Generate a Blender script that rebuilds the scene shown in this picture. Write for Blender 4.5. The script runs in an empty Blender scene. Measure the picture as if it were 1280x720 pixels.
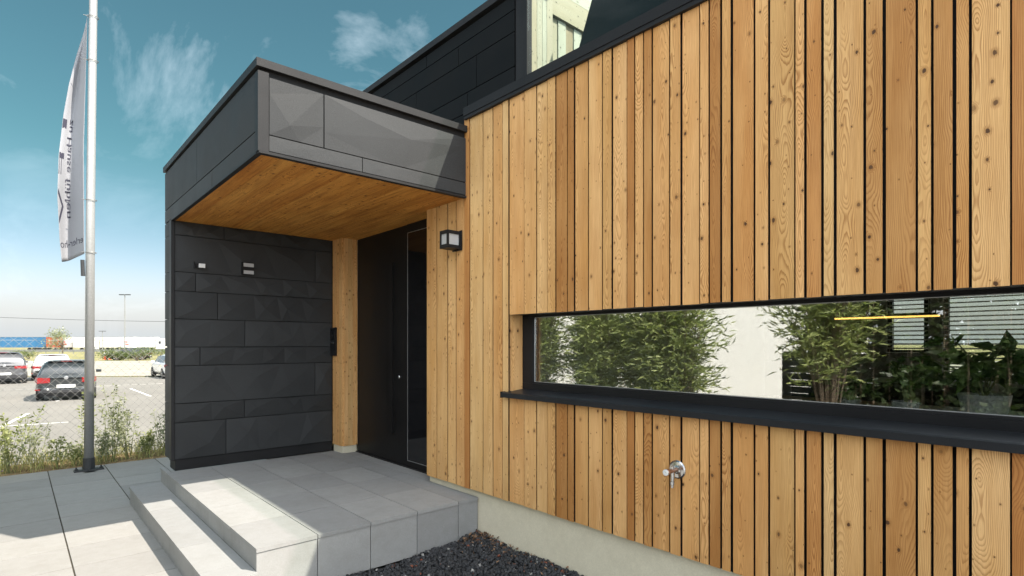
import bpy, math, random
import numpy as np
from mathutils import Vector, Matrix

random.seed(7)
rng = np.random.default_rng(7)
S = bpy.context.scene
C = S.collection
R = math.radians

# ------------------------------------------------------------------ camera
cam_d = bpy.data.cameras.new("camera")
cam = bpy.data.objects.new("camera", cam_d)
C.objects.link(cam)
cam.location = (0, 0, 1.59)
cam.rotation_euler = (R(90), 0, R(48.09 - 90))
cam_d.sensor_width = 36
cam_d.lens = 693.0 / 1280 * 36
cam_d.shift_y = 70.0 / 1280
cam_d.clip_start = 0.05
cam_d.clip_end = 3000
S.camera = cam

# ------------------------------------------------------------------ sky, sun, exposure
SUN = Vector((0.39, -0.80, 1.0)).normalized()
SUN_EL = math.asin(SUN.z)
SUN_ROT = math.atan2(SUN.x, SUN.y)
w = bpy.data.worlds.new("World")
S.world = w
w.use_nodes = True
nt = w.node_tree
nt.nodes.clear()
def wn(t, **k):
    n = nt.nodes.new(t)
    for a, b in k.items():
        setattr(n, a, b)
    return n
out = wn("ShaderNodeOutputWorld")
bg = wn("ShaderNodeBackground")
bg.inputs["Strength"].default_value = 0.10
sky = wn("ShaderNodeTexSky", sky_type="NISHITA", sun_disc=False, sun_elevation=SUN_EL,
         sun_rotation=SUN_ROT, altitude=200, air_density=1.0, dust_density=1.4, ozone_density=1.2)
grade = wn("ShaderNodeMix", data_type="RGBA", blend_type="MULTIPLY")
grade.inputs[0].default_value = 1.0
nt.links.new(sky.outputs[0], grade.inputs[6])
tc = wn("ShaderNodeTexCoord")
sep = wn("ShaderNodeSeparateXYZ")
nt.links.new(tc.outputs["Generated"], sep.inputs[0])
def wmath(op, a, b=None, clamp=False):
    n = wn("ShaderNodeMath", operation=op, use_clamp=clamp)
    for i, v in enumerate((a, b)):
        if v is None: continue
        if isinstance(v, (int, float)): n.inputs[i].default_value = v
        else: nt.links.new(v, n.inputs[i])
    return n.outputs[0]
el = wn("ShaderNodeMapRange"); el.interpolation_type = "SMOOTHSTEP"
el.inputs[1].default_value = 0.0; el.inputs[2].default_value = 0.30
nt.links.new(sep.outputs[2], el.inputs[0])
tint = wn("ShaderNodeMix", data_type="RGBA")
tint.inputs[6].default_value = (0.80, 0.67, 0.69, 1); tint.inputs[7].default_value = (0.32, 0.51, 0.395, 1)
nt.links.new(el.outputs[0], tint.inputs[0]); nt.links.new(tint.outputs[2], grade.inputs[7])
zc = wmath("MAXIMUM", sep.outputs[2], 0.04)
zc = wmath("ADD", zc, 0.12)
px = wmath("DIVIDE", sep.outputs[0], zc)
py = wmath("DIVIDE", sep.outputs[1], zc)
cmb = wn("ShaderNodeCombineXYZ")
nt.links.new(px, cmb.inputs[0]); nt.links.new(py, cmb.inputs[1])
# thin cirrus
mp = wn("ShaderNodeMapping")
mp.inputs["Rotation"].default_value = (0, 0, R(-28))
mp.inputs["Scale"].default_value = (1.6, 0.62, 1)
mp.inputs["Location"].default_value = (0.06, 0.98, 0)
nt.links.new(cmb.outputs[0], mp.inputs[0])
n1 = wn("ShaderNodeTexNoise")
n1.inputs["Scale"].default_value = 1.25; n1.inputs["Detail"].default_value = 9
n1.inputs["Roughness"].default_value = 0.6; n1.inputs["Distortion"].default_value = 0.7
nt.links.new(mp.outputs[0], n1.inputs[0])
mr = wn("ShaderNodeMapRange"); mr.inputs[1].default_value = 0.535; mr.inputs[2].default_value = 0.88
nt.links.new(n1.outputs[0], mr.inputs[0])
el2 = wn("ShaderNodeMapRange"); el2.interpolation_type = "SMOOTHSTEP"
el2.inputs[1].default_value = 0.20; el2.inputs[2].default_value = 0.46; el2.inputs[3].default_value = 0.12
nt.links.new(sep.outputs[2], el2.inputs[0])
cir = wmath("MULTIPLY", wmath("MULTIPLY", mr.outputs[0], 0.36), el2.outputs[0])
# bright cumulus bank behind the camera, out of view, added as fill light
n2 = wn("ShaderNodeTexNoise")
n2.inputs["Scale"].default_value = 0.9; n2.inputs["Detail"].default_value = 7
nt.links.new(cmb.outputs[0], n2.inputs[0])
mr2 = wn("ShaderNodeMapRange"); mr2.inputs[1].default_value = 0.34; mr2.inputs[2].default_value = 0.52
nt.links.new(n2.outputs[0], mr2.inputs[0])
side = wn("ShaderNodeMapRange"); side.inputs[1].default_value = 0.12; side.inputs[2].default_value = 0.55
dotn = wn("ShaderNodeVectorMath", operation="DOT_PRODUCT")
dotn.inputs[1].default_value = (-0.38, -0.91, 0.16)
nt.links.new(tc.outputs["Generated"], dotn.inputs[0])
nt.links.new(dotn.outputs["Value"], side.inputs[0])
fill_cloud = wmath("MULTIPLY", mr2.outputs[0], side.outputs[0])
cm = wmath("MAXIMUM", cir, fill_cloud, True)
mixc = wn("ShaderNodeMix", data_type="RGBA")
mixc.inputs[7].default_value = (13.4, 14.2, 15.2, 1)
nt.links.new(cm, mixc.inputs[0])
hz = wn("ShaderNodeMapRange"); hz.interpolation_type = "SMOOTHSTEP"
hz.inputs[1].default_value = -0.01; hz.inputs[2].default_value = 0.12; hz.inputs[3].default_value = 0.95; hz.inputs[4].default_value = 0.0
nt.links.new(sep.outputs[2], hz.inputs[0])
hzm = wn("ShaderNodeMix", data_type="RGBA"); hzm.inputs[7].default_value = (2.55, 2.78, 2.90, 1)
nt.links.new(hz.outputs[0], hzm.inputs[0]); nt.links.new(grade.outputs[2], hzm.inputs[6])
nt.links.new(hzm.outputs[2], mixc.inputs[6])
nt.links.new(mixc.outputs[2], bg.inputs["Color"])
nt.links.new(bg.outputs[0], out.inputs[0])

sd = bpy.data.lights.new("sun", "SUN")
sd.energy = 3.75
sd.angle = R(0.5)
sd.color = (1.0, 0.92, 0.81)
so = bpy.data.objects.new("sun", sd)
so.rotation_euler = (-SUN).to_track_quat("-Z", "Y").to_euler()
C.objects.link(so)

S.view_settings.view_transform = "Standard"
S.view_settings.look = "None"
S.view_settings.exposure = 1.48
S.view_settings.gamma = 1
S.view_settings.use_curve_mapping = False
S.render.engine = "CYCLES"
S.cycles.max_bounces = 10
S.cycles.transparent_max_bounces = 16
S.cycles.diffuse_bounces = 5

# ------------------------------------------------------------------ mesh helper
class MB:
    def __init__(s):
        s.v, s.f, s.c, s.uv, s.m = [], [], [], [], []
    def face(s, pts, col=None, uv=None, m=0):
        b = len(s.v)
        s.v.extend([tuple(p) for p in pts])
        s.f.append(tuple(range(b, b + len(pts))))
        s.c.append(col or (0.5, 0.5, 0.5))
        s.uv.append(uv or [(0, 0)] * len(pts)); s.m.append(m)
    def shape(s, vs, fs, col=None, m=0):
        b = len(s.v)
        s.v.extend([tuple(p) for p in vs])
        for f in fs:
            s.f.append(tuple(b + i for i in f)); s.c.append(col or (0.5, 0.5, 0.5))
            s.uv.append([(0, 0)] * len(f)); s.m.append(m)
    def box(s, x0, x1, y0, y1, z0, z1, col=None, grain=None, m=0):
        """grain: long axis index for wood uv"""
        lo, hi = (x0, y0, z0), (x1, y1, z1)
        P = [(x, y, z) for x in (x0, x1) for y in (y0, y1) for z in (z0, z1)]
        F = [(0, 1, 3, 2), (4, 6, 7, 5), (0, 4, 5, 1), (2, 3, 7, 6), (0, 2, 6, 4), (1, 5, 7, 3)]
        ax = [0, 0, 1, 1, 2, 2]
        off = random.uniform(0, 60); uo = random.uniform(-.05, .05)
        for f, a in zip(F, ax):
            pts = [P[i] for i in f]; uv = None
            if grain is not None:
                ac = [k for k in range(3) if k != a and k != grain]
                k = ac[0]; mid = (lo[k] + hi[k]) / 2
                l = grain if a != grain else [q for q in range(3) if q != a and q != k][0]
                uv = [(p[k] - mid + uo, p[l] + off) for p in pts]
            s.face(pts, col, uv, m)
    def obox(s, c, half, axes, col=None, m=0):
        """box oriented by three axes"""
        c = Vector(c); A = [Vector(a) for a in axes]
        P = []
        for i in (-1, 1):
            for j in (-1, 1):
                for k in (-1, 1):
                    P.append(c + A[0] * half[0] * i + A[1] * half[1] * j + A[2] * half[2] * k)
        s.shape(P, [(0, 1, 3, 2), (4, 6, 7, 5), (0, 4, 5, 1), (2, 3, 7, 6), (0, 2, 6, 4), (1, 5, 7, 3)], col, m)
    def tube(s, pts, r, n=8, col=None, cap=True, m=0):
        pts = [Vector(p) for p in pts]
        rs = r if isinstance(r, (list, tuple)) else [r] * len(pts)
        b = len(s.v); rings = []
        for i, p in enumerate(pts):
            d = (pts[min(i + 1, len(pts) - 1)] - pts[max(i - 1, 0)]).normalized()
            u = d.orthogonal().normalized() if i == 0 else (u - d * u.dot(d)).normalized()
            v = d.cross(u)
            ring = []
            for k in range(n):
                a = 2 * math.pi * k / n
                ring.append(len(s.v)); s.v.append(tuple(p + (u * math.cos(a) + v * math.sin(a)) * rs[i]))
            rings.append(ring)
        def add(f):
            s.f.append(tuple(f)); s.c.append(col or (.5, .5, .5)); s.uv.append([(0, 0)] * len(f)); s.m.append(m)
        for i in range(len(rings) - 1):
            for k in range(n):
                add((rings[i][k], rings[i][(k + 1) % n], rings[i + 1][(k + 1) % n], rings[i + 1][k]))
        if cap:
            add(rings[0][::-1]); add(rings[-1])
    def lathe(s, c, prof, n=20, axis=(0, 0, 1), col=None, m=0):
        c = Vector(c); d = Vector(axis).normalized(); u = d.orthogonal().normalized(); v = d.cross(u)
        rings = []
        for (r, h) in prof:
            ring = []
            for k in range(n):
                a = 2 * math.pi * k / n
                ring.append(len(s.v)); s.v.append(tuple(c + d * h + (u * math.cos(a) + v * math.sin(a)) * max(r, 1e-4)))
            rings.append(ring)
        for i in range(len(rings) - 1):
            for k in range(n):
                f = (rings[i][k], rings[i][(k + 1) % n], rings[i + 1][(k + 1) % n], rings[i + 1][k])
                s.f.append(f); s.c.append(col or (.5, .5, .5)); s.uv.append([(0, 0)] * 4); s.m.append(m)
        for f in (rings[0][::-1], rings[-1]):
            s.f.append(tuple(f)); s.c.append(col or (.5, .5, .5)); s.uv.append([(0, 0)] * len(f)); s.m.append(m)
    def build(s, name, mats, parent=None, smooth=False, bevel=0):
        me = bpy.data.meshes.new(name)
        me.from_pydata(s.v, [], s.f)
        if not isinstance(mats, (list, tuple)): mats = [mats]
        for q in mats: me.materials.append(q)
        me.polygons.foreach_set("material_index", s.m)
        cols = np.concatenate([np.tile(np.array(list(c) + [1.0]), (len(f), 1)) for c, f in zip(s.c, s.f)]) if s.f else np.zeros((0, 4))
        a = me.color_attributes.new("rnd", "FLOAT_COLOR", "CORNER")
        a.data.foreach_set("color", cols.astype(np.float32).ravel())
        uvl = me.uv_layers.new(name="UVMap")
        uvl.data.foreach_set("uv", np.array([q for u in s.uv for q in u], dtype=np.float32).ravel())
        if smooth: me.polygons.foreach_set("use_smooth", [True] * len(s.f))
        me.update()
        o = bpy.data.objects.new(name, me)
        C.objects.link(o)
        if parent is not None: 
            o.parent = parent
            o.matrix_parent_inverse = Matrix.Identity(4)
        if bevel:
            b = o.modifiers.new("bevel", "BEVEL"); b.width = bevel; b.segments = 2; b.limit_method = "ANGLE"
        return o

def rc():
    return (random.random(), random.random(), random.random())

def tag(o, label, cat=None, group=None, kind=None):
    if label: o["label"] = label
    if cat: o["category"] = cat
    if group: o["group"] = group
    if kind: o["kind"] = kind
    return o
def thing(name, label, cat, loc=(0, 0, 0), rz=0, group=None):
    o = bpy.data.objects.new(name, None)
    o.empty_display_size = .2
    o.location = loc; o.rotation_euler = (0, 0, rz)
    C.objects.link(o)
    return tag(o, label, cat, group)

def quads(name, P, mat, parent=None, cols=None):
    """P: (N,4,3) array of quads"""
    P = np.asarray(P, dtype=np.float32); N = len(P)
    me = bpy.data.meshes.new(name)
    me.vertices.add(N * 4); me.vertices.foreach_set("co", P.reshape(-1))
    me.loops.add(N * 4); me.loops.foreach_set("vertex_index", np.arange(N * 4, dtype=np.int32))
    me.polygons.add(N); me.polygons.foreach_set("loop_start", np.arange(0, N * 4, 4, dtype=np.int32))
    me.polygons.foreach_set("loop_total", np.full(N, 4, dtype=np.int32))
    me.materials.append(mat)
    if cols is None: cols = rng.random((N, 3))
    a = me.color_attributes.new("rnd", "FLOAT_COLOR", "CORNER")
    cc = np.repeat(np.concatenate([cols, np.ones((N, 1))], 1), 4, 0).astype(np.float32)
    a.data.foreach_set("color", cc.ravel())
    me.update(calc_edges=True); me.validate()
    o = bpy.data.objects.new(name, me); C.objects.link(o)
    if parent is not None: o.parent = parent
    return o

def leaves(centers, dirs, L, W, up=None, bend=.25):
    """rhombus leaves starting at centers, pointing along dirs"""
    N = len(centers)
    d = dirs / (np.linalg.norm(dirs, axis=1, keepdims=True) + 1e-9)
    r = rng.normal(size=(N, 3)) if up is None else up + .5 * rng.normal(size=(N, 3))
    s = np.cross(d, r); s /= (np.linalg.norm(s, axis=1, keepdims=True) + 1e-9)
    n = np.cross(s, d)
    L = np.asarray(L).reshape(-1, 1) * np.ones((N, 1)); W = np.asarray(W).reshape(-1, 1) * np.ones((N, 1))
    mid = centers + d * L * .45
    tip = centers + d * L - n * L * bend
    return np.stack([centers, mid - s * W, tip, mid + s * W], 1)

# ------------------------------------------------------------------ materials
def mat(name):
    m = bpy.data.materials.new(name); m.use_nodes = True
    t = m.node_tree; t.nodes.clear()
    return m, t
class NT:
    def __init__(s, t): s.t = t
    def n(s, typ, **k):
        q = s.t.nodes.new(typ)
        for a, b in k.items(): setattr(q, a, b)
        return q
    def l(s, a, b): s.t.links.new(a, b)
    def math(s, op, a, b=None, c=None, clamp=False):
        q = s.n("ShaderNodeMath", operation=op, use_clamp=clamp)
        for i, v in enumerate((a, b, c)):
            if v is None: continue
            if isinstance(v, (int, float)): q.inputs[i].default_value = v
            else: s.l(v, q.inputs[i])
        return q.outputs[0]
    def mix(s, f, a, b, blend="MIX"):
        q = s.n("ShaderNodeMix", data_type="RGBA", blend_type=blend)
        for i, v in ((0, f), (6, a), (7, b)):
            if isinstance(v, (int, float)): q.inputs[i].default_value = v
            elif isinstance(v, (tuple, list)): q.inputs[i].default_value = tuple(v) + (1,) * (4 - len(v))
            else: s.l(v, q.inputs[i])
        return q.outputs[2]
    def noise(s, vec, scale, detail=3, rough=.5, dist=0, dim="3D", w=None):
        q = s.n("ShaderNodeTexNoise", noise_dimensions=dim)
        q.inputs["Scale"].default_value = scale; q.inputs["Detail"].default_value = detail
        q.inputs["Roughness"].default_value = rough; q.inputs["Distortion"].default_value = dist
        if vec is not None: s.l(vec, q.inputs["Vector"])
        return q.outputs["Fac"]
    def mapr(s, v, a, b, c=0, d=1, smooth=False):
        q = s.n("ShaderNodeMapRange")
        if smooth: q.interpolation_type = "SMOOTHSTEP"
        s.l(v, q.inputs[0])
        for i, x in enumerate((a, b, c, d)): q.inputs[i + 1].default_value = x
        return q.outputs[0]
    def mapping(s, vec, scale=(1, 1, 1), loc=(0, 0, 0), rot=(0, 0, 0)):
        q = s.n("ShaderNodeMapping"); s.l(vec, q.inputs[0])
        q.inputs["Scale"].default_value = scale; q.inputs["Location"].default_value = loc; q.inputs["Rotation"].default_value = rot
        return q.outputs[0]
    def pos(s):
        return s.n("ShaderNodeNewGeometry").outputs["Position"]
    def objc(s):
        return s.n("ShaderNodeTexCoord").outputs["Object"]
    def rnd(s):
        q = s.n("ShaderNodeAttribute", attribute_name="rnd")
        p = s.n("ShaderNodeSeparateColor"); s.l(q.outputs["Color"], p.inputs[0])
        return p.outputs
    def bsdf(s, col, rough=.5, metal=0, spec=.5, bump=None, bstr=.2, bdist=.01, emit=None, estr=0, trans=0):
        o = s.n("ShaderNodeOutputMaterial"); b = s.n("ShaderNodeBsdfPrincipled")
        if isinstance(col, (tuple, list)): b.inputs["Base Color"].default_value = tuple(col) + (1,) * (4 - len(col))
        else: s.l(col, b.inputs["Base Color"])
        if isinstance(rough, (int, float)): b.inputs["Roughness"].default_value = rough
        else: s.l(rough, b.inputs["Roughness"])
        b.inputs["Metallic"].default_value = metal
        b.inputs["Specular IOR Level"].default_value = spec
        if emit: 
            b.inputs["Emission Color"].default_value = tuple(emit) + (1,); b.inputs["Emission Strength"].default_value = estr
        if bump is not None:
            q = s.n("ShaderNodeBump"); q.inputs["Strength"].default_value = bstr; q.inputs["Distance"].default_value = bdist
            s.l(bump, q.inputs["Height"]); s.l(q.outputs[0], b.inputs["Normal"])
        s.l(b.outputs[0], o.inputs[0])
        return b

def simple(name, col, rough=.5, metal=0, spec=.5, var=.12, scale=40, emit=None, estr=0):
    m, t = mat(name); k = NT(t)
    n = k.noise(k.objc(), scale, 4)
    c = k.mix(k.mapr(n, .3, .7), [x * (1 - var) for x in col], [min(1, x * (1 + var)) for x in col])
    k.bsdf(c, rough, metal, spec, emit=emit, estr=estr)
    return m

def wood(name, light, mid, dark, knot=(.065, .028, .011), rough=.62, ring=.0056, knots=.5, streak=.0):
    m, t = mat(name); k = NT(t)
    uv = k.n("ShaderNodeUVMap", uv_map="UVMap").outputs[0]
    sp = k.n("ShaderNodeSeparateXYZ"); k.l(uv, sp.inputs[0])
    r = k.rnd()
    u, v = sp.outputs[0], sp.outputs[1]
    # growth rings cut lengthwise
    va = k.n("ShaderNodeCombineXYZ"); k.l(k.math("MULTIPLY", v, .9), va.inputs[1]); k.l(k.math("MULTIPLY", r[1], 40), va.inputs[0])
    k.l(k.math("MULTIPLY", u, 2.0), va.inputs[2])
    nz = k.noise(va.outputs[0], 1.0, 3, .55)
    # knots
    kv = k.n("ShaderNodeCombineXYZ")
    k.l(k.math("ADD", k.math("MULTIPLY", u, 14), k.math("MULTIPLY", r[2], 30)), kv.inputs[0])
    k.l(k.math("MULTIPLY", v, 10), kv.inputs[1])
    vo = k.n("ShaderNodeTexVoronoi", voronoi_dimensions="2D", feature="F1")
    vo.inputs["Scale"].default_value = 1.0
    k.l(kv.outputs[0], vo.inputs["Vector"])
    vs = k.n("ShaderNodeSeparateColor"); k.l(vo.outputs["Color"], vs.inputs[0])
    has = k.math("LESS_THAN", vs.outputs[0], knots)
    size = k.math("ADD", .025, k.math("MULTIPLY", k.math("POWER", vs.outputs[1], 3.0), .085))
    kn0 = k.noise(k.mapping(uv, (90, 60, 1)), 1.0, 2)
    kd = k.math("ADD", k.math("DIVIDE", vo.outputs["Distance"], size), k.math("MULTIPLY", k.math("SUBTRACT", kn0, .5), 1.3))
    kn = k.math("MULTIPLY", k.mapr(kd, .75, 1.25, 1, 0, True), has)
    halo = k.math("MULTIPLY", k.mapr(kd, 1.0, 3.0, 1, 0, True), has)
    w = k.math("ADD", .004, k.math("MULTIPLY", k.math("ABSOLUTE", k.math("SUBTRACT", nz, .5)), .34))
    w = k.math("ADD", w, k.math("MULTIPLY", halo, .012))
    # rift of centre per board
    u2 = k.math("ADD", u, k.math("MULTIPLY", k.math("SUBTRACT", r[2], .5), .09))
    wob = k.noise(k.mapping(uv, (30, 3.0, 1)), 1.0, 2)
    u2 = k.math("ADD", u2, k.math("MULTIPLY", k.math("SUBTRACT", wob, .5), .010))
    rad = k.math("SQRT", k.math("ADD", k.math("MULTIPLY", u2, u2), k.math("MULTIPLY", w, w)))
    rn = k.noise(k.mapping(uv, (55, 2.2, 1)), 1.0, 3, .6)
    ph = k.math("FRACT", k.math("ADD", k.math("DIVIDE", rad, ring), k.math("MULTIPLY", rn, 1.1)))
    line = k.math("MULTIPLY", k.mapr(ph, .35, .92, 0, 1, True), k.mapr(ph, .93, 1.0, 1, 0))
    fib = k.noise(k.mapping(uv, (330, 5, 1)), 1.0, 5, .75)
    big = k.noise(k.mapping(uv, (9, 1.1, 1)), 1.0, 3)
    base = k.mix(k.mapr(big, .3, .7), mid, light)
    amt = k.mapr(k.noise(va.outputs[0], 2.3, 2), .35, .65, .2, .78)
    base = k.mix(k.math("MULTIPLY", line, amt), base, dark)
    base = k.mix(k.mapr(fib, .33, .72, 0, .50), base, dark)
    # per board tint
    tint = k.n("ShaderNodeValToRGB")
    e = tint.color_ramp.elements
    e[0].color = (.68, .54, .42, 1); e[0].position = 0
    e[1].color = (1.16, 1.26, 1.48, 1); e[1].position = 1
    x = tint.color_ramp.elements.new(.35); x.color = (.96, .93, .90, 1)
    k.l(r[0], tint.inputs[0])
    base = k.mix(1.0, base, tint.outputs[0], "MULTIPLY")
    base = k.mix(1.0, base, k.mix(r[1], (1.04, .90, .78), (1.0, 1.005, .96)), "MULTIPLY")
    sk = k.noise(k.mapping(uv, (38, 1.4, 1)), 1.0, 6, .7)
    if streak: base = k.mix(k.mapr(sk, .46, .66, 0, streak), base, dark)
    blot = k.noise(k.mapping(uv, (5, .55, 1)), 1.0, 5, .6)
    base = k.mix(k.mapr(blot, .48, .72, 0, .35), base, mid)
    base = k.mix(k.math("MULTIPLY", halo, .45), base, dark)
    base = k.mix(k.math("MULTIPLY", kn, k.mapr(vs.outputs[2], .0, .6, .35, .95)), base, knot)
    k.bsdf(base, rough, 0, .3, bump=k.math("ADD", k.math("MULTIPLY", line, -.5), fib), bstr=.25, bdist=.0012)
    return m

M = {}
M["larch"] = wood("larch", (.74, .475, .21), (.62, .355, .125), (.25, .095, .02), knots=.58, streak=.16)
M["soffit"] = wood("larch_soffit", (.80, .43, .105), (.54, .24, .045), (.16, .055, .008), knots=.75, streak=.62)
M["spruce"] = wood("pale_spruce", (.30, .315, .25), (.25, .265, .20), (.15, .155, .105), knots=.9, knot=(.06, .055, .035))

def metal_black(name, col, rough, facet=0):
    m, t = mat(name); k = NT(t)
    p = k.pos()
    n = k.noise(p, 420, 3)
    n2 = k.noise(p, 2.5, 4)
    r = k.rnd()
    c = k.mix(k.mapr(n, .3, .7), [x * .6 for x in col], [x * 1.45 for x in col])
    c = k.mix(k.mapr(n2, .35, .7, 0, .35), c, [x * 1.5 + .004 for x in col])
    c = k.mix(1.0, c, k.mix(r[0], (.82, .82, .82), (1.2, 1.2, 1.2)), "MULTIPLY")
    k.bsdf(c, k.mapr(n2, .3, .7, rough - .06, rough + .08), 0, .12, bump=n, bstr=.15, bdist=.0006)
    return m
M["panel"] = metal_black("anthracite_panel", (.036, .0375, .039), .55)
M["panel_shade"] = metal_black("anthracite_panel_shaded", (.006, .0065, .007), .62)  # same panel metal, darkened in its colour to stand in for shade
M["trim"] = metal_black("anthracite_trim", (.022, .022, .023), .45)
M["joint"] = simple("joint_black", (.006, .006, .007), .8)
M["doorm"] = metal_black("door_black", (.011, .0105, .0105), .34)
M["frame"] = metal_black("window_frame_black", (.014, .014, .015), .38)
M["sill"] = metal_black("sill_metal", (.016, .017, .019), .36)
M["membrane"] = simple("membrane", (.008, .007, .006), .9)

def concrete(name, col, speck=1.0, stain=.35, fine=260):
    m, t = mat(name); k = NT(t)
    p = k.pos(); r = k.rnd()
    n = k.noise(p, fine, 3, .6); n2 = k.noise(p, 3.0, 6, .6); n3 = k.noise(p, 1100, 1)
    c = k.mix(k.mapr(n, .3, .7), [x * (1 - .12 * speck) for x in col], [x * (1 + .12 * speck) for x in col])
    c = k.mix(k.mapr(n3, .62, .72, 0, .5 * speck), c, [x * .55 for x in col])
    n4 = k.noise(p, 14, 5, .65)
    c = k.mix(k.mapr(n4, .42, .72, 0, stain * .8), c, [col[0] * .72, col[1] * .70, col[2] * .66])
    c = k.mix(k.mapr(n2, .5, .8, 0, stain), c, [col[0] * .62, col[1] * .60, col[2] * .56])
    c = k.mix(1.0, c, k.mix(r[0], (.90, .90, .90), (1.06, 1.06, 1.05)), "MULTIPLY")
    k.bsdf(c, .78, 0, .3, bump=n, bstr=.25, bdist=.002)
    return m
M["tile"] = concrete("paving_concrete", (.285, .276, .262))
M["tile_p"] = concrete("platform_concrete", (.28, .28, .275))
M["plinth"] = concrete("plinth_render", (.66, .60, .46), .6, .30, 120)
M["jointdirt"] = simple("joint_dirt", (.05, .042, .028), .95, var=.4, scale=15)
M["kerb"] = concrete("kerb_concrete", (.5, .5, .48))
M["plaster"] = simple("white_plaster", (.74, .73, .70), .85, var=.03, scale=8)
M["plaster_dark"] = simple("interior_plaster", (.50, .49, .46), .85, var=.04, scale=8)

# ground materials
m, t = mat("asphalt"); k = NT(t); p = k.pos()
n = k.noise(p, 160, 3); n2 = k.noise(p, .35, 5, .6); n3 = k.noise(p, 2.2, 4)
c = k.mix(k.mapr(n, .3, .7), (.15, .142, .128), (.235, .222, .20))
c = k.mix(k.mapr(n2, .4, .65, 0, .5), c, (.25, .235, .21))
c = k.mix(k.mapr(n3, .6, .75, 0, .35), c, (.15, .14, .13))
k.bsdf(c, .9, 0, .2); M["asphalt"] = m
m, t = mat("pale_road"); k = NT(t); p = k.pos()
c = k.mix(k.mapr(k.noise(p, .5, 6), .35, .7), (.27, .25, .21), (.37, .345, .29))
k.bsdf(c, .9, 0, .2); M["road"] = m
m, t = mat("dry_grassland"); k = NT(t); p = k.pos()
c = k.mix(k.mapr(k.noise(p, .4, 8, .65), .38, .62), (.17, .17, .07), (.40, .34, .19))
c = k.mix(k.mapr(k.noise(p, 5, 4), .4, .7, 0, .6), c, (.10, .13, .045))
k.bsdf(c, .95, 0, .1, bump=k.noise(p, 3, 6), bstr=.8, bdist=.2); M["grassland"] = m
m, t = mat("soil"); k = NT(t); p = k.pos()
c = k.mix(k.mapr(k.noise(p, 25, 5), .35, .65), (.16, .10, .05), (.34, .25, .14))
k.bsdf(c, .95, 0, .1, bump=k.noise(p, 60, 4), bstr=.8, bdist=.02); M["soil"] = m

def foliage(name, a, b, tr=.35, rough=.5):
    m, t = mat(name); k = NT(t); r = k.rnd()
    c = k.mix(r[0], a, b)
    o = k.n("ShaderNodeOutputMaterial"); d = k.n("ShaderNodeBsdfPrincipled"); tl = k.n("ShaderNodeBsdfTranslucent"); mx = k.n("ShaderNodeMixShader")
    k.l(c, d.inputs["Base Color"]); d.inputs["Roughness"].default_value = rough
    k.l(k.mix(1.0, c, (1.2, 1.3, .7), "MULTIPLY"), tl.inputs[0]); mx.inputs[0].default_value = tr
    k.l(d.outputs[0], mx.inputs[1]); k.l(tl.outputs[0], mx.inputs[2]); k.l(mx.outputs[0], o.inputs[0])
    return m
M["willow"] = foliage("willow_leaves", (.09, .13, .03), (.38, .42, .17))
M["weed"] = foliage("weed_leaves", (.17, .20, .07), (.34, .35, .16))
M["weedgrey"] = foliage("weed_leaves_grey", (.18, .20, .12), (.34, .35, .23))
M["straw"] = foliage("dry_grass_blades", (.42, .34, .15), (.36, .39, .15))
M["dark_leaf"] = foliage("dark_leaves", (.018, .034, .012), (.05, .075, .025))
M["pot_leaf"] = foliage("houseplant_leaves", (.05, .10, .025), (.14, .22, .06))
M["bush"] = foliage("verge_bush", (.07, .10, .03), (.14, .17, .06))
M["lavender"] = foliage("lavender_spikes", (.10, .075, .13), (.17, .14, .16))
M["bark"] = simple("bark", (.13, .10, .07), .9, var=.3, scale=30)
M["stem"] = simple("green_stem", (.18, .20, .09), .8)

m, t = mat("lava_stone"); k = NT(t); r = k.rnd(); p = k.pos()
c = k.mix(r[0], (.010, .011, .013), (.045, .046, .050))
c = k.mix(k.math("GREATER_THAN", r[1], .985), c, (.30, .29, .27))
c = k.mix(k.math("LESS_THAN", r[1], .012), c, (.20, .06, .03))
k.bsdf(c, .6, 0, .5, bump=k.noise(p, 400, 3), bstr=.8, bdist=.004); M["lava"] = m
m, t = mat("dead_leaves"); k = NT(t); r = k.rnd()
k.bsdf(k.mix(r[0], (.05, .028, .018), (.26, .15, .08)), .8); M["deadleaf"] = m

def glass(name, tint, f0, f1, rough=0.0):
    m, t = mat(name); k = NT(t)
    o = k.n("ShaderNodeOutputMaterial"); tr = k.n("ShaderNodeBsdfTransparent"); g = k.n("ShaderNodeBsdfGlossy"); mx = k.n("ShaderNodeMixShader")
    tr.inputs[0].default_value = tuple(tint) + (1,); g.inputs["Roughness"].default_value = rough
    g.inputs[0].default_value = (1, 1, 1, 1)
    lw = k.n("ShaderNodeLayerWeight"); lw.inputs[0].default_value = .5
    f = k.mapr(k.math("POWER", lw.outputs["Facing"], 3.0), 0, 1, f0, f1)
    k.l(f, mx.inputs[0]); k.l(tr.outputs[0], mx.inputs[1]); k.l(g.outputs[0], mx.inputs[2]); k.l(mx.outputs[0], o.inputs[0])
    return m
M["glass"] = glass("coated_window_glass", (.95, .97, .94), .27, .80)
M["glass_t"] = glass("terrace_glass", (.955, .985, .96), .02, .16)
M["glass_d"] = simple("dark_glass", (.006, .006, .007), .06, spec=.6, var=.02)
M["chrome"] = simple("chrome", (.55, .55, .56), .2, 1, var=.03)
M["steel"] = simple("brushed_aluminium", (.34, .34, .335), .38, .25, var=.08, scale=60)
M["galv"] = simple("galvanised_wire", (.26, .26, .25), .5, .4, var=.2, scale=30)
M["polebase"] = simple("pole_foot", (.03, .032, .034), .5)
M["lampface"] = simple("opal_glass", (.40, .41, .42), .3, var=.02)
M["white_plastic"] = simple("white_plastic", (.68, .68, .67), .35, var=.02)
M["screen"] = simple("intercom_screen", (.008, .008, .009), .12, var=.02)
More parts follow.
